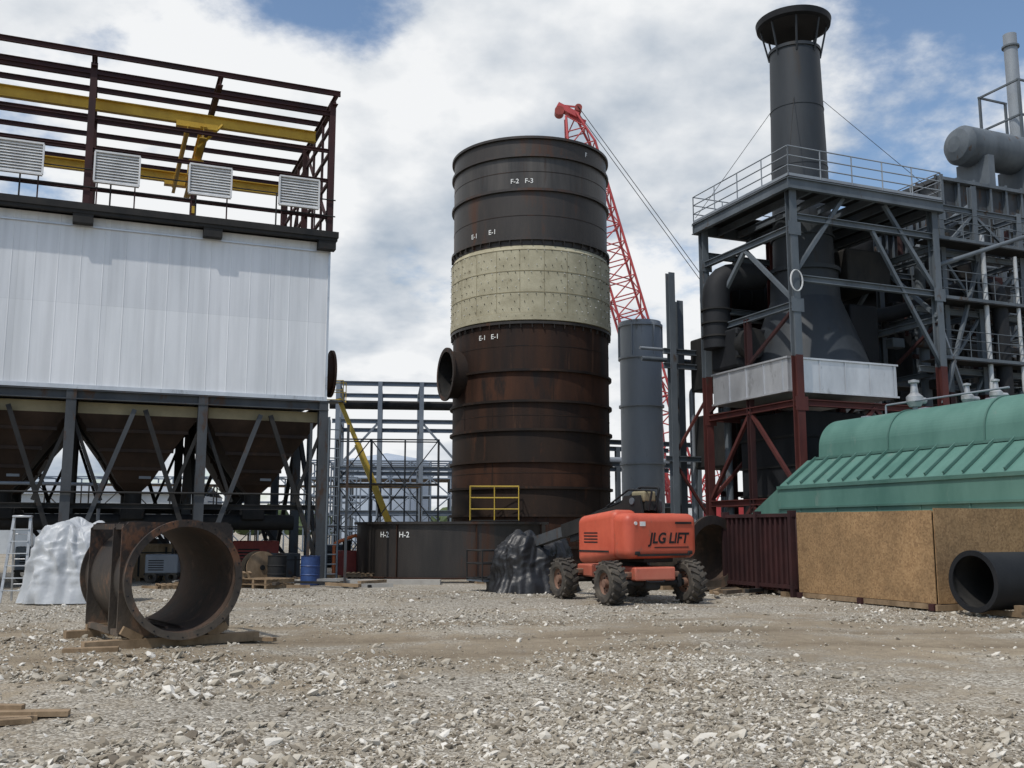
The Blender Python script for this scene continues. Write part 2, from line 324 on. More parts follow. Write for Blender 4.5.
# broad tonal patches
mr2=n_.new('ShaderNodeMapRange'); mr2.inputs['From Min'].default_value=.35; mr2.inputs['From Max'].default_value=.65; mr2.inputs['To Min'].default_value=.82; mr2.inputs['To Max'].default_value=1.1; l_.new(nz(.22,5,.6),mr2.inputs['Value'])
m3=n_.new('ShaderNodeMixRGB'); m3.blend_type='MULTIPLY'; m3.inputs[0].default_value=1; l_.new(m2.outputs[0],m3.inputs[1]); l_.new(mr2.outputs[0],m3.inputs[2])
l_.new(m3.outputs[0],pb.inputs['Base Color']); pb.inputs['Roughness'].default_value=.95
bp=n_.new('ShaderNodeBump'); bp.inputs['Strength'].default_value=.8; bp.inputs['Distance'].default_value=.025; bp.invert=True; l_.new(vo.outputs['Distance'],bp.inputs['Height'])
b2=n_.new('ShaderNodeBump'); b2.inputs['Strength'].default_value=.6; b2.inputs['Distance'].default_value=.04; l_.new(nz(14,5),b2.inputs['Height']); l_.new(bp.outputs[0],b2.inputs['Normal'])
l_.new(b2.outputs[0],pb.inputs['Normal'])
me.materials.append(gm); go=bpy.data.objects.new('ground',me); sc.collection.objects.link(go)

bm=bmesh.new(); bmesh.ops.create_icosphere(bm,subdivisions=1,radius=1); bm.verts.index_update()
iv=np.array([v.co[:] for v in bm.verts]); ifc=np.array([[v.index for v in f.verts] for f in bm.faces]); bm.free()
pos=[]
while len(pos)<95000:
    y=5.5+23*random.random()**1.7; x=random.uniform(-.62,.62)*y
    dn=mn.noise(Vector((x*.28,y*.28,5)))+.6*mn.noise(Vector((x*.9,y*.9,9)))
    tr=math.exp(-((y-(15.2+.12*x))/3.2)**2)*(1 if x>-4 else .35)
    if random.random()<max(.05,min(1,.62+dn*1.5-.68*tr)): pos.append((x,y))
N=len(pos); pos=np.array(pos)
sz=np.clip(rng.lognormal(math.log(.0095),.62,N),.004,.05)
wl=np.clip((-pos[:,0]-.5)/3,0,1)*np.clip((15-pos[:,1])/3,0,1); sz*=1+.45*wl
V=iv[None,:,:]*(1+rng.uniform(-.40,.40,(N,12,1)))
V=V*np.stack([rng.uniform(.7,1.6,N),rng.uniform(.7,1.3,N),rng.uniform(.4,.85,N)],1)[:,None,:]*sz[:,None,None]
an=rng.uniform(0,6.28,N); c_,s_=np.cos(an)[:,None],np.sin(an)[:,None]
tl=rng.uniform(-.7,.7,N)[:,None]
X=V[:,:,0]*c_-V[:,:,1]*s_; Y=V[:,:,0]*s_+V[:,:,1]*c_; Z=V[:,:,2]+X*tl
hz=np.array([hgt(a,b) for a,b in pos])
V=np.stack([X+pos[:,0:1],Y+pos[:,1:2],Z+(hz+sz*.3)[:,None]],2).reshape(-1,3)
Fi=(ifc[None]+(np.arange(N)*12)[:,None,None]).reshape(-1,3)
me=bpy.data.meshes.new('gravel'); me.vertices.add(len(V)); me.vertices.foreach_set('co',V.ravel().astype(np.float32))
me.loops.add(Fi.size); me.loops.foreach_set('vertex_index',Fi.ravel().astype(np.int32)); me.polygons.add(len(Fi))
me.polygons.foreach_set('loop_start',np.arange(0,Fi.size,3,dtype=np.int32)); me.polygons.foreach_set('use_smooth',np.zeros(len(Fi),dtype=bool)); me.update(calc_edges=True)
sm=bpy.data.materials.new('limestone_gravel'); sm.use_nodes=True; nn=sm.node_tree.nodes; ll=sm.node_tree.links
ge=nn.new('ShaderNodeNewGeometry'); cr=nn.new('ShaderNodeValToRGB'); e=cr.color_ramp.elements
e[0].color=(.14,.115,.085,1); e[1].color=(.66,.625,.56,1); e.new(.28).color=(.29,.25,.19,1); e.new(.72).color=(.44,.40,.33,1)
ll.new(ge.outputs['Random Per Island'],cr.inputs[0]); ll.new(cr.outputs[0],nn['Principled BSDF'].inputs['Base Color']); nn['Principled BSDF'].inputs['Roughness'].default_value=.9
me.materials.append(sm); go=bpy.data.objects.new('gravel',me); sc.collection.objects.link(go)

# ------------------------------------------------------------------ steel shell tower
e=empty('steel_absorber_tower',(.78,41,0)); C=(.78,41,0); R=3.24
b=B()
fl=[0,1.0,2.2,3.25,4.25,5.45,6.55,7.75,9.65]
ms=[RUST2,RUST,RUST3,RUST,RUST3,RUST2,RUST,RUST2]
for z0,z1,m_ in zip(fl[:-1],fl[1:],ms): b.rev([(R,z0),(R,z1)],C,m_,96)
for z0,z1,m_ in ((12.7,14.95,RUSTD),(14.95,16.35,RUSTD2),(16.35,17.1,RUSTD)): b.rev([(R,z0),(R,z1)],C,m_,96)
b.rev([(R,17.1),(R-.05,17.1),(R-.05,9.35)],C,RUSTD,96)
b.rev([(0,.02),(R,.02)],C,RUST,96)
for z in fl[1:-1]: b.rev([(R,z-.05),(R+.11,z-.05),(R+.11,z+.04),(R,z+.04)],C,RUST3,96,smooth=False)
for z in (9.6,12.95,14.95,16.35,17.1): b.rev([(R,z-.05),(R+.10,z-.05),(R+.10,z+.05),(R-.03,z+.05)],C,RUSTD,96,smooth=False)
for z in (1.6,3.8,6.0,8.7,13.9,15.7):
    b.rev([(R,z-.012),(R+.008,z-.012),(R+.008,z+.012),(R,z+.012)],C,RUST3,96)
for i in range(18):
    k=random.randrange(8); t_=random.uniform(math.pi,2*math.pi); R3=Matrix.Rotation(t_,3,'Z')
    b.box(Vector(C)+R3@Vector((R,0,(fl[k]+fl[k+1])/2)),(.02,.025,fl[k+1]-fl[k]-.1),RUST3,R3)
for i in range(48):
    t_=i*2*math.pi/48; R3=Matrix.Rotation(t_,3,'Z')
    for z in (9.47,12.83): b.box(Vector(C)+R3@Vector((R+.05,0,z)),(.1,.02,.16),RUSTD,R3)
b.obj('shell',e)
b=B(); 
b.rev([(R,9.68),(R+.12,9.7),(R+.12,9.98),(R+.09,9.98),(R+.09,12.5),(R,12.68)],C,BEIGE,96)
for z in (9.98,10.8,11.65,12.5): b.rev([(R+.09,z-.012),(R+.102,z-.012),(R+.102,z+.012),(R+.09,z+.012)],C,TAN,96)
for i in range(22):
    t_=i*2*math.pi/22; R3=Matrix.Rotation(t_,3,'Z'); b.box(Vector(C)+R3@Vector((R+.091,0,11.25)),(.012,.014,2.45),TAN,R3)
b.obj('insulated_band',e)
b=B()
for k in range(10):
    z=9.85+k*.29
    for i in range(64):
        t_=(i+.5*(k%2)+random.uniform(-.1,.1))*2*math.pi/64; R3=Matrix.Rotation(t_,3,'Z')
        if random.random()<.85: b.box(Vector(C)+R3@Vector((R+.11,0,z)),(.04,.024,.024),DARK if random.random()<.6 else WHITE,R3)
b.obj('studs',e)
b=B(); ax=Vector((-math.cos(A),-math.sin(A),0)); p0=Vector((.78,41,7.85))+ax*(R-.6); p1=Vector((.78,41,7.85))+ax*(R+.5)
b.tube(p0,p1,.95,.91,RUST3,mi=DARK); b.tube(p1-ax*.06,p1+ax*.02,1.08,.91,RUST3,mi=DARK); 
b.cyl(p0+ax*.1,p0+ax*.12,.92,BLACK,seg=40)
b.obj('nozzle',e)
def oncyl(cx,cy,R_,ang,z): return lambda x,y:Vector((cx+R_*math.sin(ang+x/R_),cy-R_*math.cos(ang+x/R_),z+y))
for tx,an_,z in (('F-2   F-3',-.12,15.3),('E-1',-.78,13.3),('E-1',-.5,13.32),('E-1   E-1',-.55,9.1),('F',.75,16.7)):
    text(tx,.27,oncyl(C[0],C[1],R+.02,an_,z),MARK,e,'painted_mark')

e=empty('steel_shell_ring',(-2.1,35.1,0)); C2=(-2.1,35.1,.12); R2=3.27
b=B(); b.rev([(R2,0),(R2,1.8),(R2-.03,1.8),(R2-.03,0),(R2,0)],C2,RUSTD,96)
b.rev([(R2,1.72),(R2+.1,1.72),(R2+.1,1.8),(R2,1.8)],C2,RUSTD,96,smooth=False); b.rev([(R2,0),(R2+.12,0),(R2+.12,.05),(R2,.05)],C2,RUST,96,smooth=False)
for t_ in (-.5,.3,1.2,2.5,4): 
    R3=Matrix.Rotation(t_-1.57,3,'Z'); b.box(Vector(C2)+R3@Vector((R2+.03,0,.9)),(.05,.03,1.7),RUST,R3)
b.obj('shell',e)
for tx,an_ in (('H-2',-.66),('H-2',-.42)): text(tx,.25,oncyl(C2[0],C2[1],R2+.02,an_,1.5),MARK,e,'painted_mark')
b=B(); 
for i in range(10): 
    R3=Matrix.Rotation(i*.628,3,'Z'); b.box(Vector((-2.1,35.1,.055))+R3@Vector((R2-.1,0,0)),(1.0,.22,.12),WOOD,R3)
b.obj('dunnage',e)

def scaf(b,x0,y0,z0,nx,ny,nz,dx,dy,dz,r,mat,seg=6,diag=True,plank=None):
    for i in range(nx+1):
        for j in range(ny+1): b.cyl((x0+i*dx,y0+j*dy,z0),(x0+i*dx,y0+j*dy,z0+nz*dz),r,mat,seg=seg)
    for k in range(1,nz+1):
        z=z0+k*dz
        for j in range(ny+1): b.cyl((x0,y0+j*dy,z),(x0+nx*dx,y0+j*dy,z),r,mat,seg=seg)
        for i in range(nx+1): b.cyl((x0+i*dx,y0,z),(x0+i*dx,y0+ny*dy,z),r,mat,seg=seg)
        if plank and k%2==0: b.bx(x0,x0+nx*dx,y0,y0+ny*dy,z-.03,z+.02,plank)
        if diag:
            for i in range(nx):
                if (i+k)%2: b.cyl((x0+i*dx,y0,z-dz),(x0+(i+1)*dx,y0,z),r*.8,mat,seg=seg)
                else: b.cyl((x0+(i+1)*dx,y0,z-dz),(x0+i*dx,y0,z),r*.8,mat,seg=seg)
b=B(MF(-1.55,37.0,0,0)); scaf(b,0,0,0,2,1,2,.9,.55,1.0,.022,DARK,diag=False); scaf(b,0,0,2,2,1,3,.9,.55,.42,.018,LIFTY,diag=False); b.obj('scaffold')

# ------------------------------------------------------------------ grey vessel stack
e=empty('gray_exhaust_stack',(5.9,45,0)); b=B()
b.rev([(.95,0),(.95,11.1),(.90,11.1),(.90,9)],(5.9,45,0),GRAY3,48)
for z in (2,4.6,7.2,9.4,10.9): b.rev([(.95,z-.05),(1.03,z-.05),(1.03,z+.05),(.95,z+.05)],(5.9,45,0),GRAY3,48,smooth=False)
for i in range(6):
    R3=Matrix.Rotation(i*1.047,3,'Z'); b.box(Vector((5.9,45,10.15))+R3@Vector((.99,0,0)),(.08,.06,1.4),GRAY3,R3)
b.obj('shell',e)

# ------------------------------------------------------------------ baghouse (left)
e=empty('baghouse_building',(-10,35,0)); MB=MF(-5.95,31.5)
X0=-18.4; D=9.0; cols=[-3.68*i for i in range(6)]
b=B(MB)
def ribwall(b,x0,x1,y,z0,z1,mat,k_=30):
    p=(x1-x0)/k_; pts=[]
    for i in range(k_):
        x=x0+i*p; pts+= [(x,0),(x+p-.05,0),(x+p-.04,-.006),(x+p-.02,-.006),(x+p-.01,0)]
    pts.append((x1,0)); vs=[(a,y+c,z) for z in(z0,z1) for a,c in pts]; k=len(pts)
    b.add(vs,[(i,i+1,k+i+1,k+i) for i in range(k-1)],mat)
ribwall(b,X0,0,0,5.8,10.9,CLAD)
b.bx(X0,0,.03,D,5.8,10.88,CLAD)
b.bx(-.04,.03,-.05,.12,5.78,10.9,ALU); b.bx(X0,.03,-.06,.0,5.72,5.84,ALU); b.bx(X0,.02,-.055,-.032,10.58,10.62,ALU)
b.obj('cladding',e)
b=B(MB); 
b.bx(X0,.2,-.42,D+.3,11.0,11.2,DARK); b.bx(X0,.17,-.38,-.2,10.9,11.0,DARK)
for x in (-.15,-3.7,-7.4,-11.1,-14.8): b.bx(x-.28,x+.28,-.36,-.035,10.62,10.9,DARK)
b.obj('roof_deck',e)
b=B(MB)
T=15.7
for x in (-.05,-7.36,-14.72):
    for y in (-.1,4.4,8.8): b.ib((x,y,11.2),(x,y,T),.2,.2,MARD)
for x in (-3.68,-11.04): b.ib((x,8.8,11.2),(x,8.8,T),.2,.2,MARD)
for x in (.0,-3.68,-7.36,-11.04,-14.72): b.ib((x,-.35,T),(x,9.2,T),.16,.28,MARD)
for i in range(8): b.ib((X0,-.35+i*1.36,T+.23),(.15,-.35+i*1.36,T+.23),.1,.17,MARD,.02)
b.ib((X0,-.1,15.3),(.0,-.1,15.3),.12,.16,MARD)
for y in (-.12,8.85):
    for z in (11.75,12.98,14.0): b.ib((X0,y,z),(.0,y,z),.11,.11,MARD,.02)
for y in (0.,1.5,3,4.4,6,7.4,8.8): b.beam((-.02,y,11.2),(-.02,y,T),.08,.08,MARD)
for z in (12.1,13.1,14.1,15.0): b.beam((-.02,-.1,z),(-.02,8.8,z),.09,.1,MARD)
b.beam((0,0,11.3),(0,4.4,15.5),.08,.08,MARD); b.beam((0,4.4,15.5),(0,8.8,11.3),.08,.08,MARD)
for x in np.arange(-16.5,0,1.23): b.beam((x,8.82,11.2),(x,8.82,12.98),.07,.07,MARD)
for x in np.arange(-16.5,0,2.45): b.cyl((x,-.25,11.2),(x,-.25,12.3),.025,DARK,seg=6)
for z in (11.75,12.3): b.cyl((X0,-.25,z),(.1,-.25,z),.022,DARK,seg=6)
b.obj('roof_frame',e)
b=B(MB)
for y in (1.4,7.4): b.ib((X0,y,15.02),(-.3,y,15.02),.2,.38,YEL)
b.ib((-4.0,1.2,14.55),(-4.0,7.6,14.55),.22,.42,YEL); b.ib((-4.5,1.2,14.58),(-4.5,7.6,14.58),.12,.25,YEL)
b.box((-4.2,1.4,14.78),(1.3,.3,.18),YEL); b.box((-4.2,7.4,14.78),(1.3,.3,.18),YEL)
b.rbox((-4.05,3.2,14.0),(.5,.6,.45),YEL,.05); b.cyl((-4.05,3.2,14),(-4.05,3.2,12.6),.015,DARK,seg=6); b.box((-4.05,3.2,12.5),(.14,.14,.25),YEL)
b.beam((-4.1,1.7,14.2),(-3.4,1.2,14.9),.07,.07,YEL)
b.obj('overhead_crane',e)
b=B(MB)
for cx in (-9.2,-6.55,-3.85,-1.1,-11.9,-14.6):
    x0,x1,z0,z1=cx-.63,cx+.63,11.92,12.86; y=-.33
    for q in (z0,z1): b.box((cx,y,q),(1.27,.12,.05),WHITE)
    for x in (x0,x1): b.box((x,y,(z0+z1)/2),(.05,.12,.9),WHITE)
    b.bx(x0+.03,x1-.03,y+.05,y+.06,z0,z1,OFFW)
    for k in range(10):
        b.box((cx,y,z0+.07+k*.088),(1.2,.1,.012),WHITE,Matrix.Rotation(math.radians(48),3,'X'))
    for x in (x0+.1,x1-.1): b.beam((x,-.24,11.2),(x,-.24,z0),.04,.04,MARD)
b.obj('louvers',e)
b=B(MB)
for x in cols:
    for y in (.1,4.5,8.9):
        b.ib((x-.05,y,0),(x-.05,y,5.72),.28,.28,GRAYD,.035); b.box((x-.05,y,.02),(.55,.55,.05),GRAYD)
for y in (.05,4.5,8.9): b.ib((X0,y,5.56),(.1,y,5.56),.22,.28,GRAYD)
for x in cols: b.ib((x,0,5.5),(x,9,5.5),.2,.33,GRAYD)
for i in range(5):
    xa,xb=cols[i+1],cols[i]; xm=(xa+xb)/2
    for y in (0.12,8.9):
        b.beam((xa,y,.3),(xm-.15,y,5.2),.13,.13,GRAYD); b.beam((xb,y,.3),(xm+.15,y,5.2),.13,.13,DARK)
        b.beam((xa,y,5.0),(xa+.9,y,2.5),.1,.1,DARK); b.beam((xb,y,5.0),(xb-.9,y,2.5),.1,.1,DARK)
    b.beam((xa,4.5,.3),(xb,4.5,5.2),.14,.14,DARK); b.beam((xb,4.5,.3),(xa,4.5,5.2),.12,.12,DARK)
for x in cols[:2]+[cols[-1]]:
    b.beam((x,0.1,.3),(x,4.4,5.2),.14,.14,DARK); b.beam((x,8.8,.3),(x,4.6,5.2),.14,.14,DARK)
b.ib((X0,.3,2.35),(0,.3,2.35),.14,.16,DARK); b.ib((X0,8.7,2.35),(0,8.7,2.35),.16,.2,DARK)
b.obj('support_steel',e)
b=B(MB)
for i in range(5):
    for yc in (2.3,6.7):
        xm=(cols[i]+cols[i+1])/2; w2,d2=1.70,2.0
        b.bx(xm-w2,xm+w2,yc-d2,yc+d2,5.05,5.38,TAN)
        prof=[(1.0,5.05),(.62,4.1),(.28,3.1),(.14,2.85)]
        for (k0,z0),(k1,z1) in zip(prof[:-1],prof[1:]):
            v0=[(xm+sx_*w2*k0,yc+sy_*d2*k0,z0) for sx_,sy_ in((-1,-1),(1,-1),(1,1),(-1,1))]
            v1=[(xm+sx_*w2*k1,yc+sy_*d2*k1,z1) for sx_,sy_ in((-1,-1),(1,-1),(1,1),(-1,1))]
            b.add(v0+v1,[(q,(q+1)%4,4+(q+1)%4,4+q) for q in range(4)],HOPP)
        for k,z in ((.82,4.6),(.6,4.05),(.42,3.52)):
            b.bx(xm-w2*k-.05,xm+w2*k+.05,yc-d2*k-.06,yc-d2*k+.02,z-.05,z+.05,HOPP)
        b.cyl((xm,yc,2.9),(xm,yc,2.3),.26,DARK); b.rbox((xm,yc,2.15),(.7,.7,.35),DARK,.04)
        b.box((xm+.3,yc-.55,3.4),(.35,.3,.35),GRAY2)
for yc in (2.3,6.7): b.cyl((X0,yc,1.9),(-.5,yc,1.9),.25,DARK)
b.pipe([(-18,.9,3.0),(-6.5,.9,3.0),(-6.5,.9,.5)],.05,GRAY2); b.pipe([(-18,-.1,2.7),(-.4,-.1,2.75)],.03,DARK)
b.obj('hoppers',e)
b=B(MB); b.tube((-.3,2.6,6.75),(.30,2.6,6.75),.72,.68,RUST,mi=DARK); b.tube((.24,2.6,6.75),(.32,2.6,6.75),.84,.68,RUST); b.cyl((.1,2.6,6.75),(.12,2.6,6.75),.69,BLACK,seg=40)
b.tube((-.02,.9,6.75),(.34,.9,6.75),.66,.62,RUST,mi=DARK); b.tube((.3,.9,6.75),(.38,.9,6.75),.78,.62,RUST); b.cyl((.1,.9,6.75),(.12,.9,6.75),.63,BLACK,seg=40); b.obj('duct_outlet',e)
b=B(MB);
b.pipe([(.35,1,0),(.35,1,5.3),(-3,1,5.0)],.06,GRAY); b.pipe([(.5,5,0),(.5,5,5.3)],.09,GRAY)
for x in (-.6,.55):
    b.beam((x,-.9,0),(x,-.9,4.9),.07,.07,GRAYD)
for z in np.arange(.3,4.9,.3): b.cyl((.1,-.2,z),(.45,-.2,z),.02,GRAY,seg=6)
for x in (.1,.45): b.cyl((x,-.2,0),(x,-.2,5.2),.03,GRAY,seg=6)
b.obj('access_ladder',e)

# ------------------------------------------------------------------ stack tower structure (right)
e=empty('exhaust_stack_structure',(11,35,0)); MS=MF(9.3,32.0)
b=B(MS); SY=[0,5.2]; PZ=13.05
for x in (0,6.2):
    for y in SY:
        b.ib((x,y,0),(x,y,7.3),.27,.27,MAROON,.035); b.ib((x,y,7.3),(x,y,PZ),.27,.27,GRAY,.035)
for y in SY:
    b.ib((3.1,5.2,0),(3.1,5.2,PZ),.25,.25,MAROON)
    for z,m_ in ((2.6,MAROON),(5.75,MAROON),(9.9,GRAY),(12.0,GRAY)): b.ib((0,y,z),(6.2,y,z),.18,.22,m_)
    b.beam((0,y,2.7),(3.1,y,5.7),.12,.12,MAROON); b.beam((6.2,y,2.7),(3.1,y,5.7),.12,.12,MAROON)
    b.beam((0,y,10),(2.2,y,12.9),.13,.13,GRAY); b.beam((6.2,y,10),(4,y,12.9),.13,.13,GRAY)
    b.beam((0,y,.2),(3.1,y,2.5),.12,.12,MAROON)
    b.beam((6.2,y,7.4),(3.4,y,11.9),.12,.12,GRAY)
for x in (0,6.2):
    for z,m_ in ((2.6,MAROON),(5.75,MAROON),(9.0,GRAY),(11.6,GRAY)): b.ib((x,0,z),(x,5.2,z),.18,.22,m_)
    b.beam((x,0,9.1),(x,2.6,11.5),.13,.13,GRAY); b.beam((x,5.2,9.1),(x,2.6,11.5),.13,.13,GRAY)
    b.beam((x,0,2.7),(x,2.6,5.7),.12,.12,MAROON); b.beam((x,5.2,2.7),(x,2.6,5.7),.12,.12,MAROON)
    b.beam((x,0,.2),(x,2.6,2.5),.12,.12,MAROON); b.beam((x,5.2,5.9),(x,0,8.9),.1,.1,MARD)
    b.beam((x,5.2,.2),(x,2.6,2.5),.12,.12,MAROON)
b.ib((0,2.6,0),(0,2.6,9.0),.2,.2,MARD)
for x,z in ((0,5.75),(0,9.0),(0,11.6),(6.2,5.75),(6.2,9.9)):
    for y in SY: b.box((x,y-.15,z-.05),(.5,.012,.45),MAROON if z<7 else GRAY)
b.obj('columns_and_bracing',e)
b=B(MS)
for y in (-.25,5.45): b.ib((-.3,y,PZ),(6.5,y,PZ),.16,.38,GRAY)
for x in (-.25,6.45): b.ib((x,-.2,PZ),(x,5.4,PZ),.16,.38,GRAY)
for x in np.arange(.8,6.3,.9): b.ib((x,-.2,PZ-.03),(x,5.4,PZ-.03),.1,.26,GRAY,.02)
b.bx(-.3,1.4,-.3,5.5,PZ+.2,PZ+.24,DARK); b.bx(3.9,6.5,-.3,5.5,PZ+.2,PZ+.24,DARK); b.bx(1.4,3.9,-.3,1.5,PZ+.2,PZ+.24,DARK); b.bx(1.4,3.9,4.1,5.5,PZ+.2,PZ+.24,DARK)
def rail(b,pts,mat,h=1.05,sp=1.3,r=.024,rails=(.38,.72,1.05)):
    for p_,q_ in zip(pts[:-1],pts[1:]):
        p_=Vector(p_);q_=Vector(q_);l=(q_-p_).length;k=max(1,round(l/sp))
        for i in range(k+1):
            c=p_.lerp(q_,i/k); b.cyl(c,c+Vector((0,0,h)),r,mat,seg=6)
        for z in rails: b.cyl(p_+Vector((0,0,z)),q_+Vector((0,0,z)),r*.9,mat,seg=6)
        b.beam(p_+Vector((0,0,.06)),q_+Vector((0,0,.06)),.012,.11,mat)
rail(b,[(-.25,-.25,PZ+.24),(6.45,-.25,PZ+.24),(6.45,5.45,PZ+.24),(-.25,5.45,PZ+.24),(-.25,-.25,PZ+.24)],GRAY2)
b.obj('platform',e)
b=B(MS); SCx,SCy=2.72,2.8; c=(SCx,SCy,0)
b.rev([(2.2,7.25),(1.9,8.2),(1.25,9.9),(1.2,10.9),(1.3,10.9),(1.3,11.05),(1.1,11.05),(1.05,13.2),(.92,19.5),(.97,19.5),(.97,19.62),(.87,19.62),(.87,17)],c,STK,56)
for z in (10.2,12.2): b.rev([(1.0,z),(1.15,z),(1.15,z+.06),(1.0,z+.06)],c,STK,56,smooth=False)
for z in (14.9,17.2): b.rev([(.9,z),(1.03 if z<16 else .985,z),(1.03 if z<16 else .985,z+.03),(.9,z+.03)],c,STK,56,smooth=False)
b.obj('stack',e)
b=B(MS)
for i in range(8):
    t_=i*math.pi/4+.2; b.beam((SCx+.93*math.cos(t_),SCy+.93*math.sin(t_),19.3),(SCx+1.22*math.cos(t_),SCy+1.22*math.sin(t_),20.6),.06,.04,STK)
b.rev([(0,20.68),(1.22,20.52),(1.36,20.58),(1.40,20.80),(1.35,20.82),(.4,21.05),(0,21.08)],c,BLACK,56)
b.obj('rain_cap',e)
b=B(MS)
for q in ((-.2,5.4,13.5),(6.3,-.2,13.5),(-.2,-.2,13.5),(6.3,5.4,13.5)): b.cyl((SCx,SCy,18.6),q,.011,DARK,seg=5)
b.obj('guy_wires',e)
b=B(MS)
b.bx(-.15,4.45,.32,4.6,6.2,7.25,ALU)
for x in np.arange(.1,4.4,1.06): b.bx(x-.02,x+.02,.29,.32,6.2,7.25,ALU)
for y in np.arange(.6,4.5,1.0): b.bx(-.18,-.15,y-.02,y+.02,6.2,7.25,ALU)
b.bx(-.2,4.5,.27,4.65,7.25,7.31,ALU); b.bx(-.2,4.5,.27,4.65,6.14,6.2,ALU)
b.obj('silencer_housing',e)
b=B(MS)
b.rbox((2.4,2.9,3.4),(3.0,3.2,4.6),BLACK,.06)
for z in (1.8,2.8,3.8,4.8): b.bx(.85,3.95,1.25,4.55,z,z+.08,DARK)
b.cyl((1.2,1.0,1.2),(4.8,1.0,1.2),.6,DARK,seg=32); b.cyl((5.0,1.0,1.2),(4.8,1.0,1.2),.75,DARK,seg=32)
pts_=[(-.2,4.2,8.2),(-.2,4.2,10.9),(1.6,3.8,11.0)]
b.pipe(pts_,.5,BLACK,28,5,1.2)
for z in (8.6,9.1,9.6): b.rev([(.5,z),(.56,z),(.56,z+.06),(.5,z+.06)],(-.2,4.2,0),DARK,32,smooth=False)
b.rbox((.9,3.8,8.1),(2.2,1.6,1.4),BLACK,.08); b.cyl((.3,2.7,8.2),(.3,3.1,8.2),.55,DARK,seg=28)
for z in (7.7,8.1,8.5): b.bx(-.25,2.05,2.97,3.02,z,z+.07,DARK)
b.rbox((5.4,7.6,8.2),(3.4,3.0,6.6),BLACK,.1)
for z in np.arange(5.4,11.4,.95): b.bx(3.6,7.2,6.02,6.12,z,z+.12,DARK)
for x in np.arange(3.8,7,1.1): b.bx(x,x+.12,5.98,6.1,5,11.4,DARK)
b.rbox((5.0,3.6,8.6),(1.3,2.6,2.6),BLACK,.08); b.rbox((4.9,3.0,11.2),(2.0,2.4,1.3),DARK,.08)
b.obj('induced_draft_ductwork',e)
b=B(MS); 
for i in range(2):
    cc_=Vector((-.05-.03*i,-.22,9.75)); b.pipe([cc_+Vector((.24*math.cos(t),0,.36*math.sin(t))) for t in np.arange(0,6.6,.35)],.015,WHITE,6,1)
b.obj('hose_coil',e)

e=empty('steel_pipe_rack',(7,40,0)); b=B(MF(6.55,40.2))
for x,y,t_ in ((0,0,12.2),(.75,.6,11.2),(2.4,0,9.5)): b.ib((x,y,0),(x,y,t_),.28,.28,GRAY,.04)
for z in (4.5,8.3,8.9): b.ib((-.4,0,z),(2.6,0,z),.18,.22,GRAY)
b.beam((0,0,4.6),(2.4,0,8.2),.1,.1,MAROON); b.beam((2.4,0,1),(0,0,4.4),.1,.1,MAROON)
b.pipe([(-.9,.9,8.7),(3.4,.9,8.7)],.1,GRAY); b.pipe([(-.8,1.2,9.2),(3.4,1.2,9.2)],.07,GRAY2); b.pipe([(1.3,.6,0),(1.3,.6,7.5),(3,.6,7.5)],.12,GRAY2)
b.obj('frame',e)
e=empty('blower_unit',(9,40,0)); b=B(MF(8.6,37.7))
b.rbox((1.2,2,8.4),(2.0,3,2.2),DARK,.08)
for z in (7.6,8.4,9.2): b.bx(.15,2.25,.44,.5,z,z+.12,GRAY)
b.rbox((1.6,2,5.2),(2.6,3,2.2),DARK,.1); b.cyl((-.2,1.2,10.9),(2.6,1.2,10.9),.85,BLACK,seg=36)
for x in (-.1,.5,1.1,1.7,2.3): b.rev([(.8,0),(.92,0),(.92,.08),(.8,.08)],(x,1.2,10.9),BLACK,36,axis=(1,0,0),smooth=False)
b.pipe([(-.6,-.2,2),(-.6,-.2,7),(1.5,-.2,7),(1.5,-.2,9)],.14,GRAY)
for x in (0,2.6): b.ib((x,.4,0),(x,.4,11),.22,.22,MARD)
for z in (3.0,6.4,9.6): b.ib((-.6,.4,z),(3.2,.4,z),.16,.2,MARD)
b.obj('casing',e)

# ------------------------------------------------------------------ boiler unit at far right
e=empty('heat_recovery_boiler',(24,46,0)); MH=MF(17.5,40.5)
b=B(MH); HT=18.6
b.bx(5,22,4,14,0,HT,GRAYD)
for x in np.arange(5,22,1.05): b.ib((x,3.88,0),(x,3.88,HT),.14,.22,GRAY,.02)
for z in np.arange(1.5,HT,2.1): b.bx(5,22,3.7,3.98,z,z+.16,GRAY)
for y in np.arange(4,14,1.2): b.bx(4.85,5,y,y+.12,0,HT,GRAYD)
for z in np.arange(1.5,HT,2.1): b.bx(4.8,4.98,4,14,z,z+.15,GRAYD)
b.obj('casing',e)
b=B(MH)
b.cyl((7.7,5,20.9),(22,5,20.9),1.0,GRAY,seg=40); b.rev([(1.0,0),(.8,-.3),(.4,-.46),(0,-.5)],(7.7,5,20.9),GRAY,40,axis=(1,0,0))
for x in (8.6,11.5): b.bx(x-.2,x+.2,4,6,HT,20.2,GRAY)
x,y,h,r=14.8,7.5,29.5,.36; b.cyl((x,y,HT),(x,y,h),r,GRAY2,seg=24); b.cyl((x,y,h-.8),(x,y,h-.7),r*1.3,GRAY,seg=24)
for x in (13.6,15.6): 
    for y in (6.2,8.8): b.beam((x,y,HT),(x,y,26),.12,.12,GRAY)
for z in (22.2,24,26): 
    for y in (6.2,8.8): b.bx(13.5,15.7,y-.05,y+.05,z,z+.1,GRAY)
    b.bx(13.55,13.65,6.2,8.8,z,z+.1,GRAY)
b.obj('steam_drum',e)
b=B(MS)
b.rbox((9.0,6.0,13.0),(2.8,3.4,2.6),DARK,.5,4,lambda c:(c.x,c.y,c.z+c.x*.45))
for k in range(8): b.bx(7.75+k*.34,7.80+k*.34,4.2,4.34,11.6+k*.14,13.8+k*.15,GRAY)
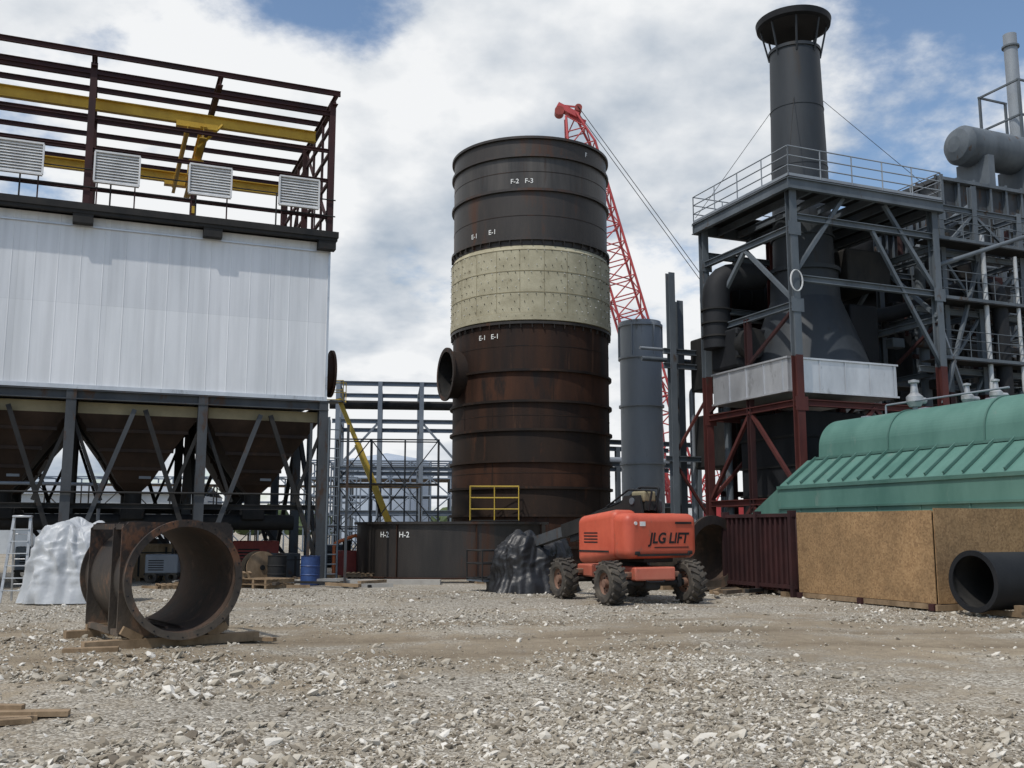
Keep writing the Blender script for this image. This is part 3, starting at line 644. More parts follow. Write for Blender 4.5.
b.rbox((9.5,6.0,9.6),(2.4,3,4.4),BLACK,.2); b.rbox((12.8,6.5,9.5),(3.6,3,9),DARK,.1)
for z in np.arange(5.5,14,1.1): b.bx(11,14.6,4.92,5.0,z,z+.1,GRAYD)
for x in np.arange(11.1,14.7,.85): b.bx(x,x+.1,4.88,4.97,5,14,GRAYD)
b.pipe([(4.2,4.2,9.6),(7.2,3.0,9.9),(9.4,1.2,10.9),(9.9,.6,10.6),(9.9,.6,6.2)],.28,BLACK,18)
b.pipe([(9.0,.4,12.5),(9.0,.4,6.3)],.09,OFFW); b.pipe([(10.5,.3,11.8),(10.5,.3,6.6),(12.5,.3,6.4)],.07,OFFW)
b.pipe([(7.2,1.5,12.2),(15,1.5,12.4)],.13,GRAY); b.pipe([(7.2,2.2,8.6),(15,2.2,8.7)],.16,GRAYD)
b.pipe([(6.4,.4,11),(11.8,-.6,12.9)],.08,GRAY)
b.pipe([(8.0,2.5,5),(8.0,2.5,12.5),(11,2.5,14.5)],.2,GRAY)
b.obj('ductwork',e)
b=B(MS)
XC=[7.6,9.3,11.6,14.4,17.5]
for i,x in enumerate(XC):
    for y in (1.0,4.2):
        b.ib((x,y,0),(x,y,6.6),.22,.22,MARD); b.ib((x,y,6.6),(x,y,13.8+(i%2)*.8),.22,.22,GRAY)
for z,m_ in ((4.6,MARD),(7.4,GRAY),(9.6,GRAY),(11.8,GRAY),(13.6,GRAY)):
    for y in (1.0,4.2): b.ib((6.2,y,z),(17.6,y,z),.16,.22,m_)
    for x in XC: b.ib((x,1,z),(x,4.2,z),.14,.2,m_)
for i in range(4):
    for (z0,z1) in ((4.6,7.4),(7.4,9.6),(9.6,11.8),(11.8,13.6)):
        if (i+int(z0))%3: b.beam((XC[i],1.0,z0+.1),(XC[i+1],1.0,z1-.1),.1,.1,GRAY)
        else: b.beam((XC[i+1],1.0,z0+.1),(XC[i],1.0,z1-.1),.1,.1,GRAY)
b.beam((6.2,0,9.0),(8.6,1,5.7),.12,.12,GRAY2); b.beam((6.2,0,6.0),(9.3,.9,11.6),.12,.12,GRAY)
for z in (7.5,9.7,11.9):
    b.bx(6.3,17.6,.2,1.0,z+.13,z+.17,DARK); rail(b,[(6.5,.2,z+.17),(17.5,.2,z+.17)],GRAY,1.05,1.4,.018)
b.obj('access_steel',e)
b=B(MS)
for i in range(80):
    x=random.uniform(6.6,17);y=random.uniform(1.3,4);z=random.uniform(4.8,13)
    q=random.random(); m_=random.choice([GRAY,GRAYD,DARK,MARD,BLACK,DARK])
    if q<.4: b.rbox((x,y,z),(random.uniform(.3,.9),.4,random.uniform(.3,.9)),m_,.03,1)
    elif q<.7: b.cyl((x,y,z),(x,y,z+random.uniform(.6,2.5)),random.uniform(.04,.15),m_)
    else: b.cyl((x,y,z),(x+random.uniform(.8,2.5),y,z),random.uniform(.04,.14),m_)
b.obj('fittings',e)

# ------------------------------------------------------------------ green turbine enclosure
e=empty('turbine_enclosure',(12,27,0)); ME=MF(8.45,31.2,0,A-math.pi/2)
b=B(ME)
Lx=13
def ext(pr,x0,x1,mat):
    k=len(pr); vs=[(x0,y,z) for y,z in pr]+[(x1,y,z) for y,z in pr]
    b.add(vs,[(i,k+i,k+i+1,i+1) for i in range(k-1)],mat,False); b.add(vs,[tuple(range(k)),tuple(range(2*k-1,k-1,-1))],mat)
z1_,z2_=3.05,3.85
low=[(0,0),(0,z1_-.08),(.06,z1_),(1.15,z2_),(5.5,z2_),(5.5,0)]
up=[(1.15,z2_-.02),(1.2,z2_+.06),(1.22,4.2)]+[(1.22+.95*(1-math.cos(t)),4.2+.92*math.sin(t)) for t in np.linspace(.12,1.57,16)]+[(4.6,5.14),(5.2,4.8),(5.4,3.7)]
ext(low,-.2,Lx,TEAL); ext(up,.3,Lx,TEAL)
b.add([(-.2,0,0),(-.2,0,z1_-.08),(-.2,1.15,z2_),(-.2,3,z2_),(-2.2,.4,2.2),(-2.2,.4,0),(-2.2,3,2.2),(-2.2,3,0)],[(0,1,4,5),(1,2,4),(2,3,6,4),(4,6,7,5)],TEAL)
for x in np.arange(.2,Lx,.62):
    b.beam((x,.02,z1_+.04),(x,1.16,z2_+.07),.04,.07,TEALD)
b.bx(-.25,Lx,-.05,.0,z1_-.14,z1_-.04,TEALD); b.bx(-.22,Lx,-.06,.0,2.3,2.36,TEALD); b.bx(.25,Lx,1.1,1.17,z2_,z2_+.07,TEALD)
for x in (3.3,6.7,10.1): 
    pts=[(x,y-.012,z+.02) for y,z in up[1:-3]]
    for p_,q_ in zip(pts[:-1],pts[1:]): b.beam(p_,q_,.05,.03,TEALD)
for x in np.arange(.8,Lx,1.6): b.bx(x,x+.04,-.03,.0,0,2.3,TEALD)
for x in np.arange(1,Lx,2.4): b.rbox((x,2.6,5.15),(.3,.3,.12),GRAY2,.03)
b.obj('enclosure',e)
b=B(ME)
for x,y,s_ in ((2.6,3.0,1.0),(4.4,3.2,.7),(5.3,3.3,.7)):
    b.cyl((x,y,5.05),(x,y,5.05+.35*s_),.08*s_,GRAY2); b.rev([(.0,.28*s_),(.17*s_,.3*s_),(.25*s_,.45*s_),(.25*s_,.6*s_),(.12*s_,.72*s_),(.09*s_,1.0*s_),(.16*s_,1.03*s_),(.16*s_,1.1*s_),(0,1.14*s_)],(x,y,5.05),SILV,20); b.cyl((x,y,5.05+.5*s_),(x,y+.4,5.05+.5*s_),.1*s_,SILV)
b.pipe([(1.6,2.8,5.0),(1.6,2.8,5.5),(6,3.0,5.5)],.03,GRAY2)
b.obj('relief_valves',e)

# ------------------------------------------------------------------ OSB crate
e=empty('plywood_crate',(10,24,0)); MC=MF(8.8,21.0)
Hc=2.1; Wd=4.5; Ln=4.4; b=B(MC)
def panels(x0,x1,y0,y1,z0,z1,step,ax_):
    a=x0 if ax_=='x' else y0; e_=x1 if ax_=='x' else y1
    while a<e_-.01:
        n_e=min(a+step,e_)
        dz=random.uniform(-.012,.012); dd=random.uniform(0,.006)
        if ax_=='x': b.bx(a+.004,n_e-.004,y0-dd,y1,z0,z1+dz,OSB)
        else: b.bx(x0-dd,x1,a+.004,n_e-.004,z0,z1+dz,OSB)
        a=n_e
panels(0,Wd,-.018,0,.14,Hc,2.44,'x'); panels(-.018,0,0.02,Ln,.14,Hc-.03,2.44,'y'); panels(0,Wd,Ln,Ln+.018,.14,Hc,2.44,'x')
b.bx(0.02,Wd,0.02,Ln-.02,Hc-.08,Hc-.05,OSB)
b.obj('panels',e)
b=B(MC)
for y in (.08,2.2,4.3): b.bx(-.12,Wd+.1,y-.07,y+.07,0,.135,MARD)
b.bx(-.05,.06,-.02,Ln+.02,.02,.13,WOOD)
b.bx(-.1,Wd,-.08,-.02,.0,.12,WOOD)
b.obj('skids',e)

b=B(MF(7.05,25.15,0,A)); 
b.rbox((.6,1.5,1.1),(1.1,3.0,1.95),MARD,.03,1)
for y in np.arange(.06,3.0,.21): b.bx(-.02,.05,y,y+.07,.15,2.05,MARD)
for z in (.2,1.98): b.bx(-.05,.06,0,3,z,z+.09,MARD)
for y in (0.02,1.45,2.9): b.bx(-.1,.1,y,y+.1,0,2.14,MARD)
b.bx(-.1,1.2,.3,.5,0,.12,WOOD); b.bx(-.1,1.2,2.4,2.6,0,.12,WOOD)
b.obj('radiator_bank')

b=B(MF(9.0,19.75,0,A)); b.tube((0,0,.66),(4,0,.66),.56,.50,BLACK,mi=DARK); b.tube((-.03,0,.66),(.05,0,.66),.60,.50,BLACK)
for x in (.5,2.5): b.bx(x,x+.15,-.6,.6,0,.1,WOOD)
b.bx(.5,.65,-.62,-.45,.1,.22,WOOD); b.obj('black_pipe_section')
b=B(MF(5.5,27.6,0,A+.15)); b.tube((0,0,1.05),(0,1.8,1.05),.82,.76,RUSTF,mi=RUSTI); b.tube((0,-.04,1.05),(0,.06,1.05),1.0,.76,RUSTF,mi=RUSTI); b.bx(-.8,.8,.1,.3,0,.22,WOOD); b.bx(-.8,.8,1.2,1.4,0,.22,WOOD); b.obj('duct_section')

# ------------------------------------------------------------------ foreground duct spool
e=empty('duct_spool_piece',(-5.4,15.4,0)); ax=Vector((-1.5,2.05,0)).normalized(); P0=Vector((-4.68,14.5,.955)); sd=Vector((ax.y,-ax.x,0)); LN=2.5
b=B(); b.tube(P0,P0+ax*LN,.775,.745,RUSTF,64,mi=RUSTI); b.tube(P0-ax*.02,P0+ax*.03,.845,.745,RUSTF,64)
R3=Matrix((sd,ax,Vector((0,0,1)))).transposed()
def sqplate(off,t,h,r):
    S4=56; outer=[];inner=[]
    for i in range(S4):
        a=2*math.pi*(i+.5)/S4; cx,cz=math.cos(a),math.sin(a); k=h/max(abs(cx),abs(cz)); outer.append((cx*k,cz*k)); inner.append((cx*r,cz*r))
    vs=[]
    for dd in(off,off+t):
        for L_ in(outer,inner): vs+=[P0+ax*dd+sd*x+Vector((0,0,z)) for x,z in L_]
    j=lambda i:(i+1)%S4
    fs=[(i,j(i),S4+j(i),S4+i) for i in range(S4)]+[(2*S4+i,3*S4+i,3*S4+j(i),2*S4+j(i)) for i in range(S4)]+[(i,2*S4+i,2*S4+j(i),j(i)) for i in range(S4)]
    b.add(vs,fs,RUSTF)
for o_ in (.35,.8,2.1): sqplate(o_,.03,.81,.77)
for s1 in (-1,1):
    for s2 in (-1,1):
        for dd,l in ((.58,.42),(1.46,1.25)): b.box(P0+ax*dd+sd*s1*.745+Vector((0,0,s2*.745)),(.08,l,.08),RUSTF,R3)
b.tube(P0+ax*(LN-.05),P0+ax*LN,.845,.745,RUSTF,64)
for i in range(24):
    a=i*2*math.pi/24; c=P0-ax*.03+sd*math.cos(a)*.81+Vector((0,0,math.sin(a)*.81)); b.cyl(c,c+ax*.02,.012,BLACK,seg=6)
for s1 in(-.5,.6): b.box(P0+ax*1.2+sd*s1*.2+Vector((0,0,-.70)),(.03,1.6,.03),RUSTI,R3)
b.obj('duct',e)
b=B()
for dd,l in ((.35,2.5),(2.1,2.2)): b.box(Vector((P0.x,P0.y,.065))+ax*dd,(l,.2,.13),WOOD,R3)
b.box(Vector((P0.x,P0.y,.03))+ax*.1+sd*-1.2,(.7,.18,.09),WOOD,Matrix.Rotation(.3,3,'Z'))
for s1 in (-1,1):
    b.box(Vector((P0.x,P0.y,.19))+ax*.35+sd*s1*.62,(.3,.16,.12),WOOD,R3@Matrix.Rotation(-.5*s1,3,'Y')); b.box(Vector((P0.x,P0.y,.17))+ax*2.1+sd*s1*.62,(.35,.12,.1),WOOD,R3)
b.box(Vector((P0.x,P0.y,.03))+ax*.2+sd*1.25,(.5,.1,.05),WOOD,Matrix.Rotation(-.35,3,'Z'))
b.obj('timber_blocks',e)

b=B()
for x,y,z,l,a_,w_ in ((-4.62,9.15,.06,1.3,.25,.14),(-4.75,8.9,.05,1.2,.5,.12),(-4.9,9.25,.1,1.0,.1,.1),(-4.5,8.85,.04,.7,.6,.1)):
    b.box((x,y,z+hgt(x,y)),(l,w_,.045),WOOD,Matrix.Rotation(a_,3,'Z')@Matrix.Rotation(.03,3,'Y'))
b.obj('timber_planks')

# ------------------------------------------------------------------ boom lift
e=empty('boom_lift',(2.66,24.0,0)); ML=MF(2.66,24.0)
b=B(ML); 
def wheel(x,y):
    ax_=(1,0,0); c=(x,y,.48); w_=.19
    b.rev([(.24,-w_+.04),(.30,-w_),(.41,-w_),(.465,-w_+.06),(.475,0),(.465,w_-.06),(.41,w_),(.30,w_),(.24,w_-.04)],c,TIRE,36,axis=ax_)
    b.rev([(.25,-w_+.05),(.23,-w_+.1),(.10,-w_+.12),(.09,-w_+.02),(0,-w_+.02)],c,RIM,24,axis=ax_); b.rev([(.25,w_-.05),(.23,w_-.1),(.1,w_-.12),(.09,w_-.02),(0,w_-.02)],c,RIM,24,axis=ax_)
    for i in range(18):
        for s_ in (-1,1):
            a=i*2*math.pi/18+(.17 if s_>0 else 0)
            Rr=Matrix.Rotation(a,3,'X'); b.box(Vector(c)+Rr@Vector((s_*.095,0,.475)),(.19,.06,.05),TIRE,Matrix.Rotation(a,3,'X')@Matrix.Rotation(.5*s_,3,'Z'))
    for i in range(8):
        a=i*math.pi/4
        for s_ in(-1,1): b.cyl((x+s_*(w_-.115),y+.16*math.cos(a),.48+.16*math.sin(a)),(x+s_*(w_-.09),y+.16*math.cos(a),.48+.16*math.sin(a)),.018,DARK,seg=6)
for x in(-1.02,1.02):
    for y in(-1.2,1.2): wheel(x,y)
b.obj('wheels',e)
b=B(ML)
b.rbox((0,0,.68),(1.05,2.9,.30),ORG,.04); b.rbox((0,0,.5),(.6,2.2,.16),DARK,.03)
for y in(-1.2,1.2): b.cyl((-.9,y,.48),(.9,y,.48),.08,DARK); b.rbox((0,y,.48),(.4,.34,.34),DARK,.08); b.rbox((0,y,.66),(1.45,.2,.13),RIM,.03)
for x in (-.72,.72):
    for y in(-1.2,1.2): b.rbox((x,y,.52),(.12,.22,.30),DARK,.03)
b.cyl((0,0,.8),(0,0,.98),.55,DARK,seg=32)
b.pipe([(-.3,-1.36,.62),(-.2,-1.45,.5),(.2,-1.45,.5),(.35,-1.36,.64)],.02,BLACK,6)
b.obj('chassis',e)
MT=MF(2.74,24.0,0,math.radians(34)); b=B(MT)
b.rbox((0,-.98,1.52),(2.14,.62,1.02),ORG,.19,6)
b.rbox((-.70,-.12,1.56),(.72,1.45,1.10),ORG,.17,6,lambda c:(c.x,c.y,c.z-(.22*max(0,c.y))))
b.rbox((.70,.02,1.52),(.72,1.75,1.05),ORG,.17,6,lambda c:(c.x,c.y,c.z-(.16*max(0,c.y))))
b.rbox((0,-.1,1.06),(.9,2.0,.28),DARK,.03)
b.obj('turntable_body',e)
b=B(MT)
b.bx(-.8,.8,-1.305,-1.285,1.07,1.12,DARK); b.bx(-1.073,-1.058,-.6,.5,1.15,1.19,DARK)
for z in (1.36,1.43,1.50,1.57): b.bx(-1.066,-1.052,-.2,.3,z,z+.03,BLACK)
b.bx(.35,.85,-1.31,-1.288,1.79,1.84,DARK); b.cyl((-.85,-1.31,1.80),(-.85,-1.27,1.80),.04,WHITE); b.bx(-.72,-.56,-1.3,-1.288,1.74,1.84,WHITE)
b.bx(-.3,.75,-1.298,-1.289,1.255,1.275,BLACK)
for x in(-.8,.8): b.rbox((x,-1.27,1.14),(.14,.08,.08),DARK,.02)
b.obj('trim',e)
b=B(MT)
for x in(-.26,.26):
    b.add([(x-.03,-1.0,1.5),(x-.03,.4,1.5),(x-.03,-.25,2.45),(x-.03,-.8,2.45),(x+.03,-1.0,1.5),(x+.03,.4,1.5),(x+.03,-.25,2.45),(x+.03,-.8,2.45)],[(0,1,2,3),(7,6,5,4),(0,4,5,1),(1,5,6,2),(2,6,7,3),(3,7,4,0)],DARK)
b.cyl((-.32,-.55,2.32),(.32,-.55,2.32),.08,GRAY)
b.beam((0,-.85,2.28),(0,2.4,1.62),.30,.34,DARK); b.beam((0,2.35,1.63),(0,3.9,1.30),.22,.26,GRAYD); b.beam((0,3.85,1.3),(0,4.6,.9),.16,.18,DARK)
b.beam((0,-.3,1.95),(0,2.1,1.45),.22,.2,BLACK)
b.cyl((0,.6,1.25),(0,1.7,1.6),.07,GRAY)
b.rbox((0,-.62,2.42),(.38,.46,.26),TAN,.05); b.rbox((.34,-.55,2.2),(.2,.5,.3),GRAYD,.04)
b.pipe([(.2,-.7,2.4),(.35,.2,2.45),(.3,1.5,2.1),(.24,2.5,1.8)],.025,BLACK,8); b.pipe([(.1,-.9,2.1),(.15,-1.0,2.62),(.18,-.3,2.66),(.2,.5,2.25)],.03,BLACK,8); b.pipe([(-.1,-.9,2.1),(-.12,-1.05,2.55),(-.1,-.2,2.6),(-.1,.6,2.22)],.025,BLACK,8)
b.obj('boom',e)
b=B(MT)
for z in (.35,.75,1.1):
    for p_,q_ in (((-1.1,4.7),(1.1,4.7)),((1.1,4.7),(1.1,5.5)),((1.1,5.5),(-1.1,5.5)),((-1.1,5.5),(-1.1,4.7))): b.cyl((*p_,z),(*q_,z),.022,DARK,seg=8)
for x in(-1.1,0,1.1):
    for y in(4.7,5.5): b.cyl((x,y,.3),(x,y,1.1),.022,DARK,seg=8)
b.bx(-1.1,1.1,4.7,5.5,.27,.32,GRAY); b.obj('work_platform',e)
TM=MT@Matrix.Translation((.16,-1.296,1.46))@Matrix.Rotation(math.pi/2,4,'X')
text('JLG LIFT',.33,lambda x,y:TM@Vector((x*1.0+y*.22,y,0.0)),BLACK,e,off=.03)

def cloth(name,M,sx_,sy_,sz_,mat,seed,amp=.12,pw=3.0,flare=.25,ff=3.2,peaks=.28,cr_w=.3):
    b=B(M); nu,nv=160,70; vs=[]
    for j in range(nv+1):
        f=j/nv; ph=f*math.pi/2; 
        for i in range(nu):
            a=2*math.pi*i/nu; ca,sa=math.cos(a),math.sin(a)
            k=(abs(ca)**pw+abs(sa)**pw)**(-1/pw)
            cz=math.sin(ph)**(.55); cr_=math.cos(ph)**(.45)
            x,y,z=sx_*ca*k*cr_,sy_*sa*k*cr_,sz_*cz
            lean=.5*mn.noise(Vector((z*.9,seed,0)))
            fold=1-2*abs(mn.noise(Vector((ca*ff+seed+lean,sa*ff+lean,z*.7))))
            fold2=.5-abs(mn.noise(Vector((ca*ff*2.3+seed+lean*2,sa*ff*2.3,z*1.6))))
            cre=.5-abs(mn.noise(Vector((x*3.5,y*3.5,z*5+seed))))*2
            g=1+amp*(fold-.5)*1.3+amp*.8*fold2+amp*cr_w*cre+flare*max(0,1-z/(.35*sz_+.01))*.4
            zf=z*(1+peaks*mn.noise(Vector((x*1.6+seed,y*1.6,3)))*min(1,f*1.6)+.04*cre)
            vs.append((x*g,y*g,max(.01,zf)))
    b.add(vs,[(j*nu+i,j*nu+(i+1)%nu,(j+1)*nu+(i+1)%nu,(j+1)*nu+i) for j in range(nv) for i in range(nu)],mat,True)
    return b.obj(name)
cloth('black_tarp_cover',MF(.55,27.6,0,.4),1.05,.85,1.45,TARPB,4.2,.13,2.4,.4,2.6,.45,.25)
cloth('plastic_wrapped_pallet',MF(-10.15,23.7,0,.2),1.0,.7,1.75,PLAST,9.1,.13,3.4,.3,3.0,.36,.3)

b=B(MF(-11.5,23.6,0,.15))
for x in(-.26,.26):
    b.beam((x,-.35,0),(x*.7,0,1.95),.06,.03,SILV); b.beam((x,.45,0),(x*.7,.03,1.95),.04,.03,SILV)
for i in range(6):
    t_=(i+1)/7; b.bx(-.26+.078*t_,.26-.078*t_,-.35+.35*t_-.04,-.35+.35*t_+.04,1.95*t_-.012,1.95*t_+.012,ALU)
for t_ in (.2,.5,.8): b.cyl((-.24,.45-.42*t_,1.95*t_),(.24,.45-.42*t_,1.95*t_),.012,ALU,seg=6)
b.rbox((0,.01,1.97),(.42,.16,.05),ALU,.01,1); b.obj('step_ladder')

# ------------------------------------------------------------------ site clutter
def drum(name,x,y,mat,s=1):
    b=B(); b.rev([(0,.0),(.28,.01),(.29,.05),(.285,.3),(.3,.32),(.285,.34),(.285,.56),(.3,.58),(.285,.6),(.285,.86),(.3,.88),(.27,.88),(.26,.85),(0,.85)],(x,y,0),mat,28); b.cyl((x+.12,y,.85),(x+.12,y,.88),.035,DARK); b.obj(name)
drum('oil_drum',-6.1,30.6,BLUE); drum('oil_drum',-7.2,31,DARK)
def pallet(x,y,z,a_,n_=1):
    b=B(MF(x,y,z,a_))
    for k in range(n_):
        z0=k*.15
        for yy in(-.5,0,.5): b.bx(-.55,.55,yy-.04,yy+.04,z0,z0+.1,WOOD)
        for xx in np.linspace(-.5,.5,7): b.bx(xx-.045,xx+.045,-.6,.6,z0+.102,z0+.12,WOOD)
    b.obj('wooden_pallet')
pallet(-8.3,30.0,0,.3,3); pallet(-4.9,33.4,0,.1,2); pallet(-9.6,29.2,0,.5,1); pallet(-7.1,29.4,0,1.0,2)
b=B(); b.bx(-6.3,-2.2,31.0,31.5,0,.14,CONC); b.bx(-7.5,-6.4,31.2,32.5,0,.12,CONC); b.obj('concrete_curb')
def genset(x,y,a_,m_,s=1):
    b=B(MF(x,y,0,a_)); b.rbox((0,0,.75*s),(1.3*s,.75*s,.75*s),m_,.05)
    for k in range(5): b.bx(-.5*s,.1*s,-.385*s,-.378*s,(.5+.09*k)*s,(.54+.09*k)*s,DARK)
    for xx in(-.4,.4):
        b.rev([(.1*s,-.05),(.24*s,-.05),(.24*s,.05),(.1*s,.05)],(xx*s,-.3*s,.24*s),TIRE,20,axis=(0,1,0)); b.rev([(.1*s,-.05),(.24*s,-.05),(.24*s,.05),(.1*s,.05)],(xx*s,.3*s,.24*s),TIRE,20,axis=(0,1,0))
    b.box((0,0,.34*s),(1.4*s,.6*s,.06),DARK); b.cyl((.3*s,0,1.1*s),(.3*s,0,1.35*s),.03,DARK); b.beam((.65*s,0,.35*s),(1.2*s,0,.2*s),.06,.06,DARK); b.obj('welding_generator')
genset(-8.7,34.2,.3,REDD,1.15); genset(-12.8,35,.5,GRAYD,1.2); genset(-6.6,36.5,.1,GRAYD,1.0); genset(-11.0,32.0,0,GRAY2,.8); genset(-9.9,36.5,.2,ORGP,1.1); genset(-15.5,33,.4,GRAY2,1.0)
# gang box / crates beneath the hoppers
for x,y,a_,sx2,sz2,m_ in ((-13.4,31.2,.35,1.5,.9,GRAYD),(-11.9,33.6,.2,1.2,1.1,WOOD),(-7.6,33.2,.5,1.1,.8,GRAYD),(-14.6,36,.3,1.8,1.3,WOOD)):
    b=B(MF(x,y,0,a_)); b.rbox((0,0,sz2/2+.1),(sx2,.75,sz2),m_,.02,1); b.bx(-sx2/2-.02,sx2/2+.02,-.39,.39,sz2*.72+.1,sz2*.76+.1,DARK)
    for xx in (-sx2*.35,sx2*.35): b.bx(xx-.06,xx+.06,-.36,.36,0,.1,WOOD); b.bx(xx-.03,xx+.03,-.40,-.37,.15,sz2,DARK)
    b.obj('tool_crate')
b=B(MF(-7.9,31.6,0,.6))
for y in(-.25,.25): b.cyl((0,y-.03,.5),(0,y+.03,.5),.5,WOOD,seg=32); b.cyl((0,y*1.2-.01,.5),(0,y*1.2+.01,.5),.08,DARK)
b.cyl((0,-.22,.5),(0,.22,.5),.38,BLACK,seg=28); b.obj('cable_spool')
b=B(MF(-10.5,34,0,.35))
for i in range(5): b.tube((-2,i*.33,.3),(2,i*.33,.3),.15,.13,RUSTF,16)
for i in range(4): b.tube((-2,.16+i*.33,.58),(2,.16+i*.33,.58),.15,.13,RUSTF,16)
b.bx(-1.5,-1.3,-.3,1.7,0,.15,WOOD); b.bx(1.3,1.5,-.3,1.7,0,.15,WOOD); b.obj('pipe_stack')
b=B()
for i in range(50):
    x=random.uniform(-10.5,-4.0);y=random.uniform(28.4,33.5); l=random.uniform(.3,1.6)
    b.box((x,y,random.uniform(.03,.16)),(l,random.uniform(.05,.16),random.uniform(.04,.12)),random.choice([WOOD,WOOD,RUSTF,DARK,CONC,MAROON]),Matrix.Rotation(random.uniform(0,3),3,'Z'))
b.obj('lumber_scraps')
b=B()
for i in range(22):
    x=random.uniform(5.0,7.6);y=random.uniform(25.0,30); l=random.uniform(.4,1.6)
    b.box((x,y,random.uniform(.04,.12)),(l,random.uniform(.06,.2),random.uniform(.04,.14)),random.choice([WOOD,WOOD,RUSTF,DARK]),Matrix.Rotation(random.uniform(0,3),3,'Z'))
b.obj('lumber_scraps')
b=B(MF(-6.7,38,0,.1)); scaf(b,0,0,0,3,1,3,1.3,1,1.7,.03,GRAYD,plank=WOOD); b.obj('scaffold')
b=B(MF(-20,42,0,.2)); scaf(b,0,0,0,9,1,2,1.8,1.5,1.8,.03,GRAYD,plank=WOOD); b.obj('scaffold')
b=B(MF(-5.6,34.6,0,.3)); b.pipe([(-.5,0,0),(-.5,0,1.2),(.3,0,1.5),(.5,0,0)],.06,ORGP); b.rbox((0,.5,.5),(.7,.5,.9),REDD,.05); b.cyl((0,.5,.95),(0,.5,1.3),.15,DARK); b.obj('hydraulic_power_unit')
e=empty('aerial_work_platform',(-5,41,0)); b=B(MF(-5.0,41.5,0,0))
b.rbox((0,.5,.75),(2.0,2.6,.7),LIFTY,.08); 
for x in(-.9,.9):
    for y in(-.4,1.4): b.rev([(.12,-.14),(.42,-.14),(.42,.14),(.12,.14)],(x,y,.42),TIRE,24,axis=(1,0,0))
b.rbox((.1,.5,1.5),(1.5,2.0,.8),LIFTY,.1)
b.beam((-.1,.3,1.9),(-1.45,0,5.2),.24,.26,LIFTY); b.beam((-1.4,0,5.1),(-2.25,-.2,7.1),.16,.18,LIFTY); b.beam((-.45,.25,2.2),(-1.1,.1,4.6),.09,.09,DARK)
for z in (7.0,7.4,7.8): 
    b.cyl((-2.9,-.6,z),(-2.0,-.6,z),.02,LIFTY,seg=6); b.cyl((-2.9,.1,z),(-2.0,.1,z),.02,LIFTY,seg=6)
for x in(-2.9,-2.0):
    for y in(-.6,.1): b.cyl((x,y,6.95),(x,y,7.8),.02,LIFTY,seg=6)
b.bx(-2.9,-2.0,-.6,.1,6.92,6.97,GRAY); b.obj('lift',e)

# ------------------------------------------------------------------ background frames
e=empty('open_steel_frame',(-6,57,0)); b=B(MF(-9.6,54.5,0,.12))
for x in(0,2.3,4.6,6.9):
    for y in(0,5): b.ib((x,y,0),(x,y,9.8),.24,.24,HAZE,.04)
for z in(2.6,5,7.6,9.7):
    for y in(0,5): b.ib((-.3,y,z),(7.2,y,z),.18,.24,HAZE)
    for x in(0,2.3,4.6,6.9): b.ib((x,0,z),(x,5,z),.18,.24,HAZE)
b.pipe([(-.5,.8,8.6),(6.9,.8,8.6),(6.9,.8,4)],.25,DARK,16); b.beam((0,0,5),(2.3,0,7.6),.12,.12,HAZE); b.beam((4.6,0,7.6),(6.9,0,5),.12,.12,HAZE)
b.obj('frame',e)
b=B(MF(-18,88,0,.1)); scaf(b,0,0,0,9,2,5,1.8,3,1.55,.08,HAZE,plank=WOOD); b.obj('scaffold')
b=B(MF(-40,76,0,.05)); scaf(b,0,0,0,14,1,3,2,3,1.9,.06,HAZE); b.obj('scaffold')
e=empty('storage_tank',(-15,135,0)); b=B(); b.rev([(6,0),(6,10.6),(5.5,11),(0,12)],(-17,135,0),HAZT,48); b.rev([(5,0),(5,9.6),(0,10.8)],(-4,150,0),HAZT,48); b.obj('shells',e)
e=empty('white_warehouse',(-33,72,0)); b=B(MF(-50,70,0,.05)); b.bx(0,27,0,10,0,4.2,OFFW); b.add([(0,-.3,4.2),(27,-.3,4.2),(27,5,5.2),(0,5,5.2),(27,10.3,4.2),(0,10.3,4.2)],[(0,1,2,3),(3,2,4,5)],GRAY2)
for x in (3,9,15,21): b.bx(x,x+3,-.03,0.01,0,3.2,GRAY2)
b.obj('walls',e)
b=B(MF(5.0,54,0,A)); 
for x in(0,3,6):
    for y in (0,4): b.ib((x,y,0),(x,y,6.5),.25,.25,GRAY)
for z in(3,5.2,6.4): b.ib((-.5,0,z),(6.5,0,z),.2,.26,GRAY); b.ib((-.5,4,z),(6.5,4,z),.2,.26,GRAY)
b.rbox((3,2,1.6),(5,3,3),DARK,.1); b.pipe([(-1,2,5.5),(7,2,5.5)],.25,GRAY2); b.obj('pipe_bridge')

# ------------------------------------------------------------------ red lattice crane
e=empty('lattice_boom_crane',(17,92,0)); 
def lattice(b,p,q,w0,bays,mat,rc=.1,rl=.05,tap=.12):
    d_,sd_,u_,l_2=b.basis(p,q); p=Vector(p)
    def W(t): return w0*min(1,.3+.7*t/tap,.4+.6*(1-t)/(tap*.7))
    pts=[[p+d_*l_2*t+(sd_*sx_+u_*sy_)*W(t)/2 for sx_,sy_ in((-1,-1),(1,-1),(1,1),(-1,1))] for t in [i/bays for i in range(bays+1)]]
    for i in range(bays):
        for k in range(4):
            k2=(k+1)%4
            b.cyl(pts[i][k],pts[i+1][k],rc,mat,seg=6,caps=False)
            b.cyl(pts[i][k],pts[i+1][k2],rl,mat,seg=5,caps=False) if (i+k)%2 else b.cyl(pts[i][k2],pts[i+1][k],rl,mat,seg=5,caps=False)
            b.cyl(pts[i][k],pts[i][k2],rl,mat,seg=5,caps=False)
b=B(); tip=Vector((5.6,90,40.6)); foot=Vector((16.4,92,2.6))
lattice(b,foot,tip,2.6,24,RED,.12,.065)
b.obj('boom',e)
b=B()
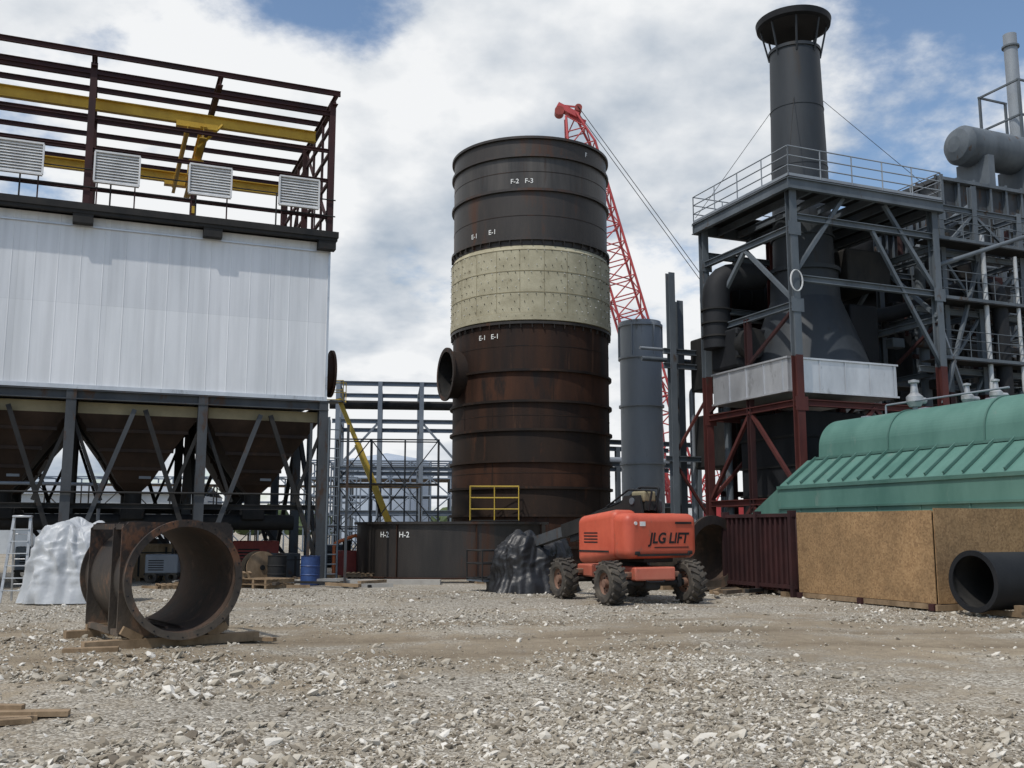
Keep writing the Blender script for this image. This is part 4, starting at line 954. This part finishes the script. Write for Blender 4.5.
b.box(tip+Vector((-.3,0,.5)),(2.2,.9,.5),RED,Matrix.Rotation(.5,3,'Y')); b.cyl(tip+Vector((-1.1,-.5,.4)),tip+Vector((-1.1,.5,.4)),.45,REDD,seg=24); b.cyl(tip+Vector((.7,-.5,.7)),tip+Vector((.7,.5,.7)),.35,REDD,seg=20)
b.beam(tip,tip+Vector((1.4,0,-.6)),.3,.3,RED); b.beam(tip,tip+Vector((-1.0,0,1.1)),.2,.2,RED); b.beam(tip+Vector((-1.0,0,1.1)),tip+Vector((.8,0,.9)),.15,.15,RED); b.beam(tip+Vector((.8,0,.9)),tip+Vector((.9,0,-1)),.15,.15,RED)
mast=Vector((24,93,17))
for o_ in(-.6,.6): b.cyl(tip+Vector((.6,o_,.8)),mast+Vector((0,o_,0)),.035,DARK,seg=5)
b.obj('head_and_rigging',e)
b=B(); lattice(b,(17,92.5,2.6),mast,1.6,9,RED,.1,.055); lattice(b,(15.2,100,0),(13.7,100,18.5),1.6,10,RED,.12,.07,.05)
b.obj('mast',e)
b=B(); b.rbox((19,92,2.9),(7,3.4,2.2),RED,.15); b.rbox((22,92,2.4),(1.6,4.4,2.6),DARK,.1); b.rbox((16.3,90.2,3),(1.6,1.3,2.0),WHITE,.1)
for y in(89.6,94.4): b.rbox((18.5,y,.8),(8.5,1.2,1.5),DARK,.5,4)
b.obj('upperworks_and_tracks',e)

# ------------------------------------------------------------------ distant trees
fol=weather('foliage',(.03,.05,.02),(.08,.11,.04),.4,1,.9,bump=.5)
vs=[];fs=[]
bm=bmesh.new(); bmesh.ops.create_icosphere(bm,subdivisions=2,radius=1); bm.verts.index_update(); iv2=[v.co.copy() for v in bm.verts]; if2=[tuple(v.index for v in f.verts) for f in bm.faces]; bm.free()
for i in range(600):
    x=random.uniform(-420,420); y=340+random.uniform(-15,25); r=random.uniform(2.5,5); z=random.uniform(1,6.5); o=len(vs)
    for v in iv2:
        k=1+.5*mn.noise(v*1.8+Vector((i*3.1,0,0))); vs.append((x+v.x*r*k,y+v.y*r*k,z+v.z*r*k*.8))
    fs+=[tuple(o+q for q in f) for f in if2]
b=B(); b.add(vs,fs,fol); b.obj('distant_treeline')
